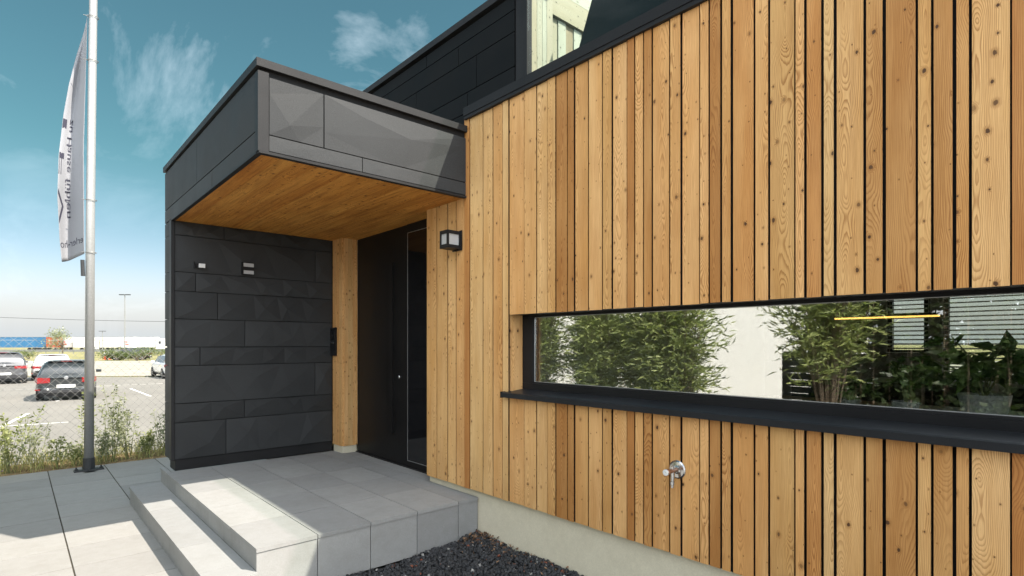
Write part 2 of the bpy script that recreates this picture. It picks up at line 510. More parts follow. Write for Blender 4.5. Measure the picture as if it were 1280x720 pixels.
M["copper"] = simple("tarnished_brass", (.30, .17, .11), .4, .8)
M["thinline"] = simple("silver_beading", (.42, .42, .42), .35, .6, var=.05)
M["table"] = simple("table_oak", (.34, .23, .13), .5, var=.2)
M["chair"] = simple("dark_upholstery", (.02, .02, .022), .8)
M["pot"] = simple("pale_pot", (.30, .30, .29), .6)
M["pendant"] = simple("pendant_glow", (1, .75, .3), .4, emit=(1, .55, .12), estr=1.1)
M["slat"] = simple("blind_slat", (.55, .55, .52), .5, var=.03)
M["bfence"] = simple("grey_fence_boards", (.06, .06, .058), .7, var=.25, scale=12)
M["lantern"] = simple("lantern_metal", (.05, .05, .05), .5)

# ================================================================== GROUND
TH = R(48.09)
FW = Vector((math.cos(TH), math.sin(TH), 0)); RT = Vector((math.sin(TH), -math.cos(TH), 0))
def fr(f, r, z=0): return FW * f + RT * r + Vector((0, 0, z))
def sheet(name, pts, m):
    b = MB(); b.face(pts); o = b.build(name, m); o["kind"] = "structure"; return o
sheet("terrain", [(-1500, -1500, -.48), (1500, -1500, -.48), (1500, 1500, -.48), (-1500, 1500, -.48)], M["grassland"])
sheet("parking_lot", [fr(34.2, -150, -.45), fr(-40, -150, -.45), fr(-40, 150, -.45), fr(34.2, 150, -.45)], M["asphalt"])
sheet("access_road", [fr(67, -250, -.45), fr(35.2, -250, -.45), fr(35.2, 250, -.45), fr(67, 250, -.45)], M["road"])
sheet("planting_strip", [(-14, 9.04, -.018), (9, 9.04, -.018), (9, 9.9, -.018), (-14, 9.9, -.018)], M["soil"])
sheet("grass_bank", [(-14, 9.9, -.018), (9, 9.9, -.018), (9, 10.7, -.46), (-14, 10.7, -.46)], M["grassland"])
b = MB()
wl = simple("faded_line_paint", (.62, .61, .58), .85, var=.15, scale=6); M["line"] = wl
for x in (-4.6, -1.4, 1.1, 3.9, 6.7):
    b.face([(x, 25.5, -.446), (x + .1, 25.5, -.446), (x + .1, 30.5, -.446), (x, 30.5, -.446)])
b.face([(-.35, 18.6, -.446), (1.05, 18.45, -.446), (1.05, 18.55, -.446), (-.35, 18.7, -.446)])
b.face([(-.25, 18.8, -.446), (-.15, 18.8, -.446), (.35, 21.6, -.446), (.25, 21.6, -.446)])
b.build("parking_lines", M["line"])["kind"] = "structure"

# paving slabs
b = MB(); bd = MB()
xs = [.31 + .57 * i for i in range(-11, 6)]
ys = [9.05 - .503 * i for i in range(0, 34)]
for i in range(len(xs) - 1):
    for j in range(len(ys) - 1):
        x0, x1, y1, y0 = xs[i], xs[i + 1], ys[j], ys[j + 1]
        if y0 < 6.6 and x0 > .9 or x1 > 2.6: continue
        z = random.uniform(-.0015, 0)
        b.box(x0 + .005, x1 - .005, y0 + .0036, y1 - .0036, -.03, z, (random.random(), 0, 0))
bd.face([(-5.9, -8, -.008), (1.2, -8, -.008), (1.2, 9.05, -.008), (-5.9, 9.05, -.008)])
bd.face([(1.2, 6.6, -.008), (2.6, 6.6, -.008), (2.6, 9.05, -.008), (1.2, 9.05, -.008)])
pv = b.build("pavement", M["tile"]); pv["kind"] = "structure"
o = bd.build("pavement_joint_bed", M["jointdirt"]); o["kind"] = "structure"

# ================================================================== ENTRANCE PLATFORM
plat = thing("entrance_platform", "grey slab entrance landing with two broad front steps before the black door", "steps", (1.12, 3.65, 0))
def rel(o, root):
    o.matrix_parent_inverse = Matrix.Translation(-Vector(root.location))
    return o
PX = [1.127, 1.517, 1.907, 2.297, 2.687, 2.890]
PY = [3.645, 4.215, 4.785, 5.355, 5.925, 6.39]
b = MB()
for i in range(5):
    for j in range(5):
        x0, x1, y0, y1 = PX[i], PX[i + 1], PY[j], PY[j + 1]
        if i == 0: x0 -= .006
        if j == 0: y0 -= .006
        b.box(x0 + .0032, x1 - .0032, y0 + .0022, y1 - .0022, .284, .31 - random.uniform(0, .001), rc())
for x0, x1 in ((2.892, 3.06),):      # strip in front of the door
    for y0, y1 in ((4.375, 5.355), (5.355, 5.925), (5.925, 6.15)):
        b.box(x0 + .0, x1, y0 + .0015, y1 - .0015, .284, .3095, rc())
b.box(1.123, 1.165, 6.392, 6.70, .284, .31, rc())
rel(b.build("landing_slab", M["tile_p"], plat, bevel=.002), plat)
b = MB()
b.box(1.15, 2.889, 3.67, 6.39, -.02, .281, rc())
rel(b.build("landing_core", M["jointdirt"], plat), plat)
b = MB()
for i in range(5):
    b.box(PX[i] + (.003 if i else .0), PX[i + 1] - .003, 3.648, 3.672, -.03, .2815, rc())
ry = [3.672, 4.0, 4.40, 4.80, 5.2, 5.6, 6.0, 6.4, 6.70]
for j in range(len(ry) - 1):
    b.box(1.129, 1.152, ry[j] + .0012, ry[j + 1] - .0012, .166, .2815, rc())
rel(b.build("riser_slab", M["tile_p"], plat, bevel=.0015), plat)
b = MB()
sy = [3.62, 3.86, 4.43, 5.0, 5.57, 6.14, 6.68]
for j in range(len(sy) - 1):
    b.box(.852, 1.128, sy[j] + .0015, sy[j + 1] - .0015, .139, .165 - random.uniform(0, .001), rc())
rel(b.build("step_tread", M["tile_p"], plat, bevel=.002), plat)
b = MB()
for j in range(len(ry) - 1):
    b.box(.858, .88, ry[j] - .04 + .0012, ry[j + 1] - .04 - .0012, -.02, .1365, rc())
b.box(.882, 1.148, 3.63, 6.66, -.02, .1365, rc())
rel(b.build("step_riser", M["tile_p"], plat), plat)

# ================================================================== HOUSE
house = thing("timber_house", "modern house clad in vertical larch boards with an anthracite canopy over its black door", "house", (3.05, 3.0, 0))
def hb(mb, name, m, parent=None, **k):
    o = mb.build(name, m, parent or house, **k)
    o.matrix_parent_inverse = Matrix.Translation(-Vector(house.location)) if (parent is None or parent is house) else Matrix.Identity(4)
    return o

ED = [4.366, 4.196, 4.028, 3.902, 3.776, 3.704, 3.533, 3.405, 3.284, 3.21, 3.036, 2.906, 2.791, 2.711, 2.598, 2.534, 2.412, 2.291, 2.212, 2.095, 2.039, 1.972, 1.915, 1.794, 1.718, 1.602, 1.547, 1.476, 1.418, 1.296, 1.22, 1.098, 1.047, 0.971, 0.917, 0.796, 0.721, 0.601, 0.551, 0.476, 0.424, 0.304]
pat = [.075, .055, .12, .052, .075, .055, .121, .075, .12, .05, .074, .052, .121]
i = 0
while ED[-1] > -5.8:
    ED.append(ED[-1] - pat[i % len(pat)]); i += 1
ZB, ZT, WZ0, WZ1, WY = .372, 3.50, 1.166, 1.815, 3.21
WYE = -3.0
b = MB()
pale = {5, 8, 19, 24, 33}
darker = {4, 13, 19, 21, 26}
for i in range(len(ED) - 1):
    y1, y0 = ED[i], ED[i + 1]
    wd = y1 - y0
    g = .0064 if random.random() < .82 else .0034
    proud = .006 if wd < .085 else (0.0 if random.random() < .6 else .003)
    if y0 < 1.6: g = .0068 if random.random() < .84 else .0034
    t = random.random()
    if i in pale: t = .85 + .15 * random.random()
    if i in darker: t = .15 * random.random()
    col = (t, random.random(), random.random())
    x0 = 2.850 - proud + random.uniform(-.001, .001)
    ztop = 2.835 if y1 > 3.78 else ZT
    dz = random.uniform(-.002, .002)
    if WYE < y0 and y1 <= WY + .001:
        b.box(x0, x0 + .0055, y0 + g, y1 - g, WZ1 + dz, ztop, col, 2)
        b.box(x0, x0 + .0055, y0 + g, y1 - g, ZB + dz, WZ0 + .01, col, 2)
    else:
        b.box(x0, x0 + .0055, y0 + g, y1 - g, ZB + dz, ztop, col, 2)
# jamb beyond the door: strip in wall plane and returned face
for y0, y1 in ((6.165, 6.235), (6.235, 6.315), (6.315, 6.405)):
    b.box(2.850 + random.uniform(0, .003), 2.879, y0 + .0015, y1 - .0015, .392, 2.835, (random.uniform(.8, 1), random.random(), random.random()), 2)
for x0, x1 in ((2.8795, 2.925), (2.925, 2.985), (2.985, 3.045)):
    b.box(x0 + .001, x1 - .001, 6.150 + random.uniform(0, .003), 6.18, .392, 2.835, (random.uniform(.8, 1), random.random(), random.random()), 2)
# near jamb
for x0, x1 in ((2.8795, 2.96), (2.96, 3.045)):
    b.box(x0 + .001, x1 - .001, 4.37, 4.395, .372, 2.835, (random.uniform(.8, 1), random.random(), random.random()), 2)
# left reveal of the window
b.box(2.8795, 2.995, 3.2125, 3.235, WZ0 + .03, WZ1 + .03, (.97, .3, .7), 2)
hb(b, "timber_cladding", M["larch"])

b = MB()   # dark membrane and core of the outer wall around the openings
b.box(2.882, 3.055, 3.236, 4.39, .36, 3.45)
b.box(2.882, 3.055, WYE, 3.236, .36, 1.163)
b.box(2.882, 3.055, WYE, 3.236, WZ1 + .006, 3.45)
b.box(2.882, 3.055, -6, WYE, .36, 3.45)
b.box(2.882, 3.055, 6.18, 6.9, .395, 3.45)
b.box(3.056, 3.2, 4.36, 6.3, 2.86, 3.45)
hb(b, "wall_core", M["membrane"])
b = MB()
b.box(2.896, 3.054, -6, 4.38, -.1, .3595, rc())
b.box(2.860, 3.04, 6.165, 6.395, .300, .391, rc())
b.box(3.2, 9.8, -6, 6.9, -.1, .285, rc())
hb(b, "plinth", M["plinth"])
# other outside walls and roof (hidden from the entrance side)
b = MB()
b.box(3.056, 9.8, -6.0, -5.8, .29, 3.45); b.box(3.2, 9.8, 6.7, 6.9, .29, 3.45)
b.box(3.056, 9.8, -5.79, 6.69, 2.86 + .001, 2.98)
b.box(9.6, 9.8, -5.79, -3, .29, 3.45); b.box(9.6, 9.8, 3.6, 6.69, .29, 3.45)
hb(b, "rear_shell", M["plaster"])

# ledge / coping over the cladding
b = MB()
b.box(2.815, 3.30, -6, 3.752, 3.51, 3.578, rc())
b.box(2.822, 2.88, -6, 3.752, 3.482, 3.5095, rc())
b.box(3.30, 9.8, -6, 6.9, 3.46, 3.55, rc())
hb(b, "roof_ledge", M["trim"])

# set-back upper storey wall of the terrace
b = MB()
UX = 3.2
zz = [3.58, 3.79, 3.98, 4.28, 4.47, 4.60]
rows = [[3.53, 4.55, 5.9, 6.95], [3.53, 4.2, 5.4, 6.95], [3.53, 4.06, 5.1, 6.3, 6.95], [3.53, 4.34, 5.7, 6.95], [3.53, 4.9, 6.95]]
for r_, row in enumerate(rows):
    for a_, c_ in zip(row[:-1], row[1:]):
        b.box(UX, UX + .03, a_ + .004, c_ - .004, zz[r_] + .004, zz[r_ + 1] - .004, rc())
up = hb(b, "upper_wall", M["panel_shade"])
b = MB()
b.box(UX + .031, UX + .25, 3.40, 6.95, 3.551, 4.62)
hb(b, "upper_wall_core", M["joint"])
b = MB()
b.box(UX - .03, UX + .27, 3.34, 6.97, 4.622, 4.685, rc())
b.box(UX - .012, UX + .045, 3.365, 3.41, 3.579, 4.62, rc())
b.box(UX + .01, UX + .2, 3.42, 3.528, 3.579, 4.62, rc())
hb(b, "upper_coping", M["trim"])
b = MB()
b.box(UX - .006, UX + .010, -4.5, 3.36, 3.579, 4.95)
hb(b, "terrace_pane", M["glass_t"])
b = MB()
for x0, x1 in ((3.26, 3.325), (3.325, 3.39), (3.39, 3.445), (3.445, 3.52)):
    b.box(x0 + .002, x1 - .002, 3.385, 3.399, 3.56, 5.2, rc(), 2)
for x0 in np.arange(3.525, 4.9, .105):
    b.box(x0 + .003, x0 + .102, 3.425 + (.01 if int(x0 * 10) % 2 else 0), 3.45, 3.56, 4.50, rc(), 2)
b.box(3.525, 4.9, 3.40, 3.44, 4.503, 4.72, rc(), 0)
b.box(3.525, 4.9, 3.40, 3.44, 4.722, 5.2, rc(), 0)
hb(b, "terrace_boards", M["spruce"])
b = MB()   # added dark panel, its slanted end stands in for a sun shadow's edge
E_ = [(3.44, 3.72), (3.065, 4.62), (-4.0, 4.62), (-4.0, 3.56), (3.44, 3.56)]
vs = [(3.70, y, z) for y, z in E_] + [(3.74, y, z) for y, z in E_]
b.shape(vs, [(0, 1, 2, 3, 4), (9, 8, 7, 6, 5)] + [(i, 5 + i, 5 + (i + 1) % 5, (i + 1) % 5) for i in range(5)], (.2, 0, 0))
hb(b, "terrace_shadow_panel", M["panel_shade"])

# faceted metal panels ------------------------------------------------
def fpanel(mb, O, U, V, N, u0, u1, v0, v1, depth=.009, n=None, gap=.004, seed=None):
    """one folded panel on the plane O + u U + v V, bulging along N"""
    rr = random.Random(seed)
    u0 += gap; u1 -= gap; v0 += gap; v1 -= gap
    O, U, V, N = Vector(O), Vector(U), Vector(V), Vector(N)
    P = lambda u, v, d: O + U * u + V * v + N * d
    Wd, Ht = u1 - u0, v1 - v0
    n = n or max(1, int(round(Wd / max(Ht, .25) / 1.2)))
    col = rc()
    # split into cells with slanted borders; each cell fanned round a raised point
    cuts = [(u0, u0)]
    for k in range(1, n):
        c = u0 + Wd * k / n
        cuts.append((c + rr.uniform(-.25, .25) * Wd / n, c + rr.uniform(-.25, .25) * Wd / n))
    cuts.append((u1, u1))
    rim = []
    top = []; bot = []
    for k in range(len(cuts)):
        lo, hi = cuts[k]
        bot.append((lo, v0, 0.0 if k in (0, n) else rr.uniform(0, depth * .6))); top.append((hi, v1, 0.0 if k in (0, n) else rr.uniform(0, depth * .6)))
    for k in range(n):
        a, b_, c, d = bot[k], bot[k + 1], top[k + 1], top[k]
        s_ = rr.uniform(.3, .7); q = rr.uniform(.3, .7)
        ctr = tuple(a[i] * (1 - s_) * (1 - q) + b_[i] * s_ * (1 - q) + c[i] * s_ * q + d[i] * (1 - s_) * q for i in range(2)) + (depth * rr.uniform(.7, 1.3),)
        ring = [a]
        e = rr.uniform(.3, .7)
        if rr.random() < .6: ring.append((a[0] + (b_[0] - a[0]) * e, v0, 0))
        ring += [b_, c]
        e = rr.uniform(.3, .7)
        if rr.random() < .6: ring.append((c[0] + (d[0] - c[0]) * e, v1, 0))
        ring.append(d)
        for i in range(len(ring)):
            mb.face([P(*ring[i]), P(*ring[(i + 1) % len(ring)]), P(*ctr)], col)
    # folded rim
    L = bot + top[::-1]
    for i in range(len(L)):
        p, q = L[i], L[(i + 1) % len(L)]
        mb.face([P(*q), P(*p), P(p[0], p[1], -.014), P(q[0], q[1], -.014)], col)

CX0, CX1, CY0, CY1, CZ0, CZ1 = 1.17, 2.848, 3.754, 6.73, 2.835, 3.43
canopy = MB()
canopy.box(CX0 + .012, CX1, CY0 + .016, CY1, CZ0 + .012, CZ1 - .052)
can = hb(canopy, "canopy", M["joint"])
def sub(mb, name, m, parent, **k):
    o = mb.build(name, m, parent, **k)
    o.matrix_parent_inverse = Matrix.Identity(4)
    return o
b = MB()
f = ((0, CY0, 0), (1, 0, 0), (0, 0, 1), (0, -1, 0))
def folded(mb, u0, u1, v0, v1, P, T):
    """panel folded along straight creases: P = (u, v, height) in panel units, T = triangles"""
    u0 += .004; u1 -= .004; v0 += .004; v1 -= .004
    q = [(u0 + (u1 - u0) * a, CY0 - h, v0 + (v1 - v0) * c) for a, c, h in P]
    for t_ in T: mb.face([q[i] for i in t_], (.5, 0, 0))
    ring = [(u0, v0), (u1, v0), (u1, v1), (u0, v1)]
    for k_ in range(4):
        (a, c), (d, e) = ring[k_], ring[(k_ + 1) % 4]
        mb.face([(d, CY0, e), (a, CY0, c), (a, CY0 + .014, c), (d, CY0 + .014, e)], (.5, 0, 0))
folded(b, 1.236, 1.607, 2.955, 3.335,
       [(0, 0, 0), (.55, 0, 0), (1, 0, 0), (1, .38, .001), (1, 1, 0), (0, 1, 0), (0, .72, .001), (0, .25, .001), (.36, .24, .011)],
       [(0, 1, 8), (1, 2, 3), (1, 3, 8), (3, 4, 8), (4, 5, 6), (4, 6, 8), (6, 7, 8), (7, 0, 8)])
folded(b, 1.607, CX1, 2.955, 3.335,
       [(0, 0, 0), (.42, 0, 0), (1, 0, 0), (1, .78, .001), (1, 1, 0), (.22, 1, 0), (0, 1, 0), (0, .70, .001), (0, .28, .001), (.24, .78, .009), (.56, .60, .014), (.52, .0, 0)],
       [(0, 1, 8), (1, 10, 8), (8, 10, 9), (8, 9, 7), (7, 9, 6), (9, 5, 6), (9, 10, 5), (10, 4, 5), (10, 3, 4), (10, 11, 3), (1, 11, 10), (11, 2, 3)])
for u0, u1, sd_ in ((1.236, 1.897, 8), (1.897, CX1, 9)):
    fpanel(b, *f, u0, u1, 2.848, 2.955, .001, n=2, seed=sd_, gap=.003)
g_ = ((CX0, 0, 0), (0, -1, 0), (0, 0, 1), (-1, 0, 0))
for u0, u1, sd_ in ((-6.73, -5.37, 5), (-5.37, -3.80, 6)):
    fpanel(b, *g_, u0, u1, 2.975, 3.365, .002, seed=sd_)
for u0, u1, sd_ in ((-6.73, -4.88, 7), (-4.88, -3.80, 8)):
    fpanel(b, *g_, u0, u1, 2.840, 2.975, .001, n=1, seed=sd_)
sub(b, "fascia_panels", M["panel"], can)
b = MB()
b.box(CX0 - .004, 1.234, CY0 - .008, CY0 + .05, 2.838, 3.355, (.6, 0, 0))
b.box(CX0 - .016, CX1, CY0 - .022, CY1 + .01, 3.378, CZ1, (.5, 0, 0))
b.box(CX0 + .002, CX1, CY0 - .012, CY0 + .03, 2.824, 2.842, (.2, 0, 0))
b.box(CX0 - .003, CX0 + .03, CY0 + .031, 6.41, 2.826, 2.842, (.2, 0, 0))
sub(b, "canopy_coping", M["trim"], can, bevel=.002)
b = MB()
x = CX0 + .032
while x < 3.04:
    x1 = min(x + .121, 3.05)
    b.box(x + .0008, x1 - .0008, CY0 + .032 if x < 2.84 else 4.40, 6.41, CZ0 - .003, CZ0 + .011, (random.uniform(.25, .62), random.uniform(.3, .8), random.random()), 1)
    x = x1
sub(b, "soffit", M["soffit"], can)

# black side wall --------------------------------------------------------
sw = MB()
sw.box(1.19, 2.845, 6.425, 6.73, .41, 2.838)
swo = hb(sw, "side_wall", M["joint"])
b = MB()
f = ((0, 6.412, 0), (1, 0, 0), (0, 0, 1), (0, -1, 0))
zs = [.424, .794, .987, 1.369, 1.559, 1.844, 2.126, 2.32, 2.69, 2.835]
brk = [[1.672], [1.857], [2.635], [1.426], [1.86], [1.591], [1.385], [2.638], [1.653]]
for r_ in range(9):
    e = [1.196] + brk[r_] + [2.846]
    for u0, u1 in zip(e[:-1], e[1:]):
        fpanel(b, *f, u0, u1, zs[r_], zs[r_ + 1], .016, seed=r_ * 17 + int(u0 * 100), gap=.0035)
g_ = ((1.17, 0, 0), (0, -1, 0), (0, 0, 1), (-1, 0, 0))
for r_ in range(9):
    fpanel(b, *g_, -6.73, -6.50, zs[r_], zs[r_ + 1], .002, n=1, seed=r_, gap=.003)
sub(b, "wall_panels", M["panel"], swo)
b = MB()
b.box(1.166, 1.195, 6.400, 6.498, .42, 2.836, (.4, 0, 0))
b.box(1.205, 2.848, 6.419, 6.66, .311, .418, (.0, 0, 0))
sub(b, "wall_trim", M["trim"], swo)

# door --------------------------------------------------------------------
d = MB()
d.box(3.05, 3.10, 5.03, 6.15, .318, 2.836, (.3, 0, 0))
door = hb(d, "door", M["doorm"])
b = MB(); b.box(3.040, 3.11, 4.40, 5.026, .312, 2.836, (.1, 0, 0)); sub(b, "sidelight_frame", M["doorm"], door)
b = MB(); b.box(3.036, 3.0395, 4.42, 5.0, .385, 2.738); sub(b, "sidelight_pane", M["glass_d"], door)
b = MB()
b.box(3.034, 3.0385, 5.0005, 5.0055, .380, 2.742); b.box(3.034, 3.0385, 4.42, 5.0, 2.7385, 2.743); b.box(3.034, 3.0385, 4.42, 5.0, .380, .3845)
sub(b, "sidelight_beading", M["thinline"], door)
b = MB()
b.box(3.030, 3.0495, 5.375, 5.435, .63, 2.46, (.0, 0, 0)); b.box(3.024, 3.0495, 5.30, 5.372, .63, 2.46, (.6, 0, 0))
sub(b, "pull_handle", M["doorm"], door, bevel=.003)
b = MB(); b.lathe((3.05, 5.19, 1.24), [(.020, 0), (.020, .010), (.014, .014), (.0, .014)], 16, (-1, 0, 0)); sub(b, "lock_cylinder", M["chrome"], door)
b = MB(); b.box(3.02, 3.12, 4.40, 6.15, .308, .3175, (.0, 0, 0)); sub(b, "threshold", M["trim"], door)

# window ------------------------------------------------------------------
wf = MB()
wf.box(2.998, 3.06, WYE + .01, 3.2115, 1.198, 1.283, (.2, 0, 0))
wf.box(2.998, 3.06, WYE + .01, 3.2115, 1.797, 1.8195, (.2, 0, 0))
wf.box(2.998, 3.06, 3.098, 3.2115, 1.2835, 1.7965, (.2, 0, 0))
wf.box(3.006, 3.06, WYE + .01, 3.0975, 1.2835, 1.296, (.7, 0, 0))
wf.box(2.856, 2.997, WYE + .01, 3.209, WZ1 + .001, WZ1 + .0055, (.0, 0, 0))
win = hb(wf, "window", M["frame"], bevel=.002)
b = MB(); b.box(3.018, 3.026, WYE + .02, 3.0965, 1.2962, 1.7968); sub(b, "pane", M["glass"], win)
b = MB()
b.box(3.0115, 3.0175, WYE + .02, 3.0965, 1.2963, 1.2993); b.box(3.0115, 3.0175, 3.0925, 3.0965, 1.30, 1.79); b.box(3.0115, 3.0175, WYE + .02, 3.09, 1.793, 1.7965)
sub(b, "glazing_bead", M["thinline"], win)
b = MB()
Y0, Y1 = WYE, 3.246
prof = [(2.800, 1.178), (2.800, 1.213), (2.812, 1.217), (2.997, 1.236), (2.997, 1.205), (2.846, 1.182)]
vs = [(x, Y0, z) for x, z in prof] + [(x, Y1, z) for x, z in prof]
n = len(prof)
b.shape(vs, [tuple(range(n - 1, -1, -1)), tuple(range(n, 2 * n))] + [(i, (i + 1) % n, n + (i + 1) % n, n + i) for i in range(n)], (.5, 0, 0))
b.box(2.796, 2.9975, 3.247, 3.253, 1.174, 1.222, (.2, 0, 0))
sub(b, "sill", M["sill"], win, bevel=.0015)

# room behind the window ----------------------------------------------------
rm = MB()
rm.box(3.058, 8.2, 3.5, 3.6, .29, 2.86, rc()); rm.box(3.058, 8.2, -3.2, -3.1, .29, 2.86, rc())
FX = 8.0
def band(y0, y1, z0, z1): rm.box(FX, FX + .2, y0, y1, z0, z1, (.5, 0, 0))
OP = [(1.585, 2.003, 1.468, 2.45), (.40, 1.449, 1.16, 2.45), (-1.6, .1, 1.16, 2.45)]
band(-3.1, -1.6, .29, 2.86); band(-1.6, .1, .29, 1.16); band(-1.6, .1, 2.45, 2.86); band(.1, .40, .29, 2.86)
band(.40, 1.449, .29, 1.16); band(.40, 1.449, 2.45, 2.86); band(1.449, 1.585, .29, 2.86)
band(1.585, 2.003, .29, 1.468); band(1.585, 2.003, 2.45, 2.86); band(2.003, 3.5, .29, 2.86)
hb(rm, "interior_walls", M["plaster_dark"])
b = MB(); b.box(3.058, 8.0, -3.1, 3.5, .287, .31, (.3, .2, .4), 1); hb(b, "interior_floor", M["table"])
b = MB(); b.box(3.061, 3.50, -3.0, 3.49, 1.20, 1.236, (.3, .2, .4)); hb(b, "window_shelf", M["plaster"])
for (y0, y1, z0, z1) in OP:
    b = MB()
    for a_ in ((y0, y0 + .05, z0, z1), (y1 - .05, y1, z0, z1), (y0 + .051, y1 - .051, z0, z0 + .05), (y0 + .051, y1 - .051, z1 - .05, z1)):
        b.box(FX + .05, FX + .12, *a_, (.2, 0, 0))
    rw = hb(b, "rear_window", M["frame"])
    b = MB(); b.box(FX + .08, FX + .088, y0 + .051, y1 - .051, z0 + .051, z1 - .051); sub(b, "pane", M["glass_t"], rw)

# ================================================================== FURNISHINGS SEEN THROUGH THE GLASS
for q, (y0, y1, z0, z1) in enumerate(OP):
    lab = ["narrow venetian blind on the left rear window inside the room", "wide venetian blind on the middle rear window inside the room", "wide venetian blind on the right rear window, beside the room corner"][q]
    bl = thing("venetian_blind", lab, "blind", (FX - .05, (y0 + y1) / 2, z1), 0, "blinds in the dark room")
    hw = (y1 - y0) / 2 + .01
    b = MB()
    z = -.08
    while z > z0 - z1:
        b.obox((0, 0, z), (.017, hw, .0008), (Vector((math.cos(R(28)), 0, math.sin(R(28)))), (0, 1, 0), Vector((-math.sin(R(28)), 0, math.cos(R(28))))))
        z -= .052
    b.build("slats", M["slat"], bl)
    b = MB(); b.box(-.02, .02, -hw, hw, -.05, 0); b.build("head_rail", M["slat"], bl)
tb = thing("dining_table", "long wooden dining table standing in the dark room behind the window", "table", (5.4, 1.2, .31))
b = MB(); b.box(-.5, .5, -1.25, 1.25, .71, .75); b.build("tabletop", M["table"], tb, bevel=.004)
for sx in (-.42, .42):
    for sy_ in (-1.1, 1.1):
        b = MB(); b.box(sx - .035, sx + .035, sy_ - .035, sy_ + .035, 0, .709); b.build("leg", M["table"], tb)
chl = ["dark upholstered chair at the far left of the dining table", "dark upholstered chair second along the far side of the dining table", "dark upholstered chair third along the far side of the dining table", "dark upholstered chair at the far right of the dining table"]
for q, y in enumerate((2.25, 1.65, 1.05, .45)):
    ch = thing("dining_chair", chl[q], "chair", (6.15, y, .31), 0, "chairs round the dining table")
    b = MB(); b.box(-.23, .22, -.23, .23, .42, .49); b.build("seat", M["chair"], ch, bevel=.02)
    b = MB(); b.box(.20, .27, -.23, .23, .50, .90); b.build("backrest", M["chair"], ch, bevel=.025)
    for sx in (-.19, .19):
        for s2 in (-.19, .19):
            b = MB(); b.tube([(sx, s2, 0), (sx * .9, s2 * .9, .42)], .014, 8); b.build("leg", M["chair"], ch)
pl = thing("pendant_lamp", "slim linear pendant lamp glowing warm yellow above the dining table", "lamp", (5.25, 1.33, 1.80))
b = MB(); b.box(-.02, .02, -.36, .36, 0, .012); b.build("light_bar", M["pendant"], pl)
b = MB()
b.box(-.022, .022, -.365, .365, .0125, .03)
for y in (-.3, .3): b.tube([(0, y, .03), (0, y, 1.055)], .002, 6)
b.build("suspension", M["lantern"], pl)

def potted(loc, h, rad, nl, L, label, seed, potr=.10, poth=.14):
    rs = np.random.default_rng(seed)
    t_ = thing("potted_plant", label, "plant", loc, 0, "plants behind the window")
    b = MB(); b.lathe((0, 0, 0), [(potr * .75, 0), (potr, poth), (potr * .9, poth), (potr * .88, poth - .02), (.0, poth - .02)], 24); b.build("pot", M["pot"], t_, smooth=False)
    b = MB(); tips = []
    for i in range(9):
        a = rs.uniform(0, 6.28); q = rs.uniform(.3, 1)
        tip = Vector((math.cos(a) * rad * q, math.sin(a) * rad * q, poth + h * rs.uniform(.55, 1)))
        b.tube([(0, 0, poth - .03), (tip.x * .35, tip.y * .35, poth + (tip.z - poth) * .6), tuple(tip)], .003, 5); tips.append(tip)
    b.build("stem", M["stem"], t_)
    cs = []; ds = []
    for i in range(nl):
        tp = tips[i % len(tips)]; f_ = rs.uniform(.45, 1)
        c_ = np.array([tp.x * f_, tp.y * f_, poth + (tp.z - poth) * f_]); 
        dd = rs.normal(size=3) + np.array([tp.x, tp.y, 0]) * 4; dd[2] *= .6
        cs.append(c_); ds.append(dd)
    quads("foliage", leaves(np.array(cs), np.array(ds), rs.uniform(.6, 1.1, nl) * L, L * .28, np.array([[0, 0, 1.0]])), M["pot_leaf"], t_)
potted((3.28, .74, 1.237), .22, .14, 90, .075, "small leafy plant in a pale pot on the window shelf, left of the larger plant", 3, .06, .07)
potted((3.34, .45, 1.237), .28, .22, 110, .13, "large broad-leaved plant in a pale pot at the right end of the window", 5, .10, .12)
potted((3.40, 1.02, 1.237), .12, .12, 60, .06, "low feathery plant in a pale pot behind the middle right of the window", 9, .05, .05)
for q, (x, y) in enumerate(((3.22, 2.92), (3.20, 2.84), (3.24, 2.18))):
    ln = thing("glass_lantern", ["small metal and glass lantern leftmost on the window shelf", "small metal and glass lantern second from left on the window shelf", "small metal and glass lantern standing alone below the middle of the shrub reflection"][q], "lantern", (x, y, 1.237), 0, "lanterns on the window shelf")
    b = MB()
    b.box(-.026, .026, -.026, .026, 0, .008); b.box(-.026, .026, -.026, .026, .09, .10)
    for sx in (-.023, .023):
        for s2 in (-.023, .023): b.box(sx - .003, sx + .003, s2 - .003, s2 + .003, .0085, .0895)
    b.build("cage", M["lantern"], ln)
    b = MB(); b.lathe((0, 0, .009), [(.014, 0), (.014, .05), (0, .05)], 14); b.build("candle", M["white_plastic"], ln)

# ================================================================== FITTINGS
lm = thing("wall_lamp", "black cube wall lamp with pale glass faces on the larch boards by the door", "lamp", (2.842, 3.87, 2.40))
b = MB()
hs = .058
for z0, z1 in ((0, .030), (.122, .150)): b.box(-.145, -.006, -hs, hs, z0, z1)
for x0 in (-.145, -.022):
    for y0 in (-hs, hs - .016): b.box(x0, x0 + .016, y0, y0 + .016, .0305, .1215)
b.box(-.137, -.13, -.05, .05, .031, .0345); b.box(-.0055, 0, -hs - .01, hs + .01, -.01, .16)
b.box(-.02, -.006, -.05, .05, .031, .121)
b.build("housing", M["frame"], lm)
b = MB(); b.box(-.136, -.024, -.050, .050, .031, .121); b.build("glass_block", M["lampface"], lm)

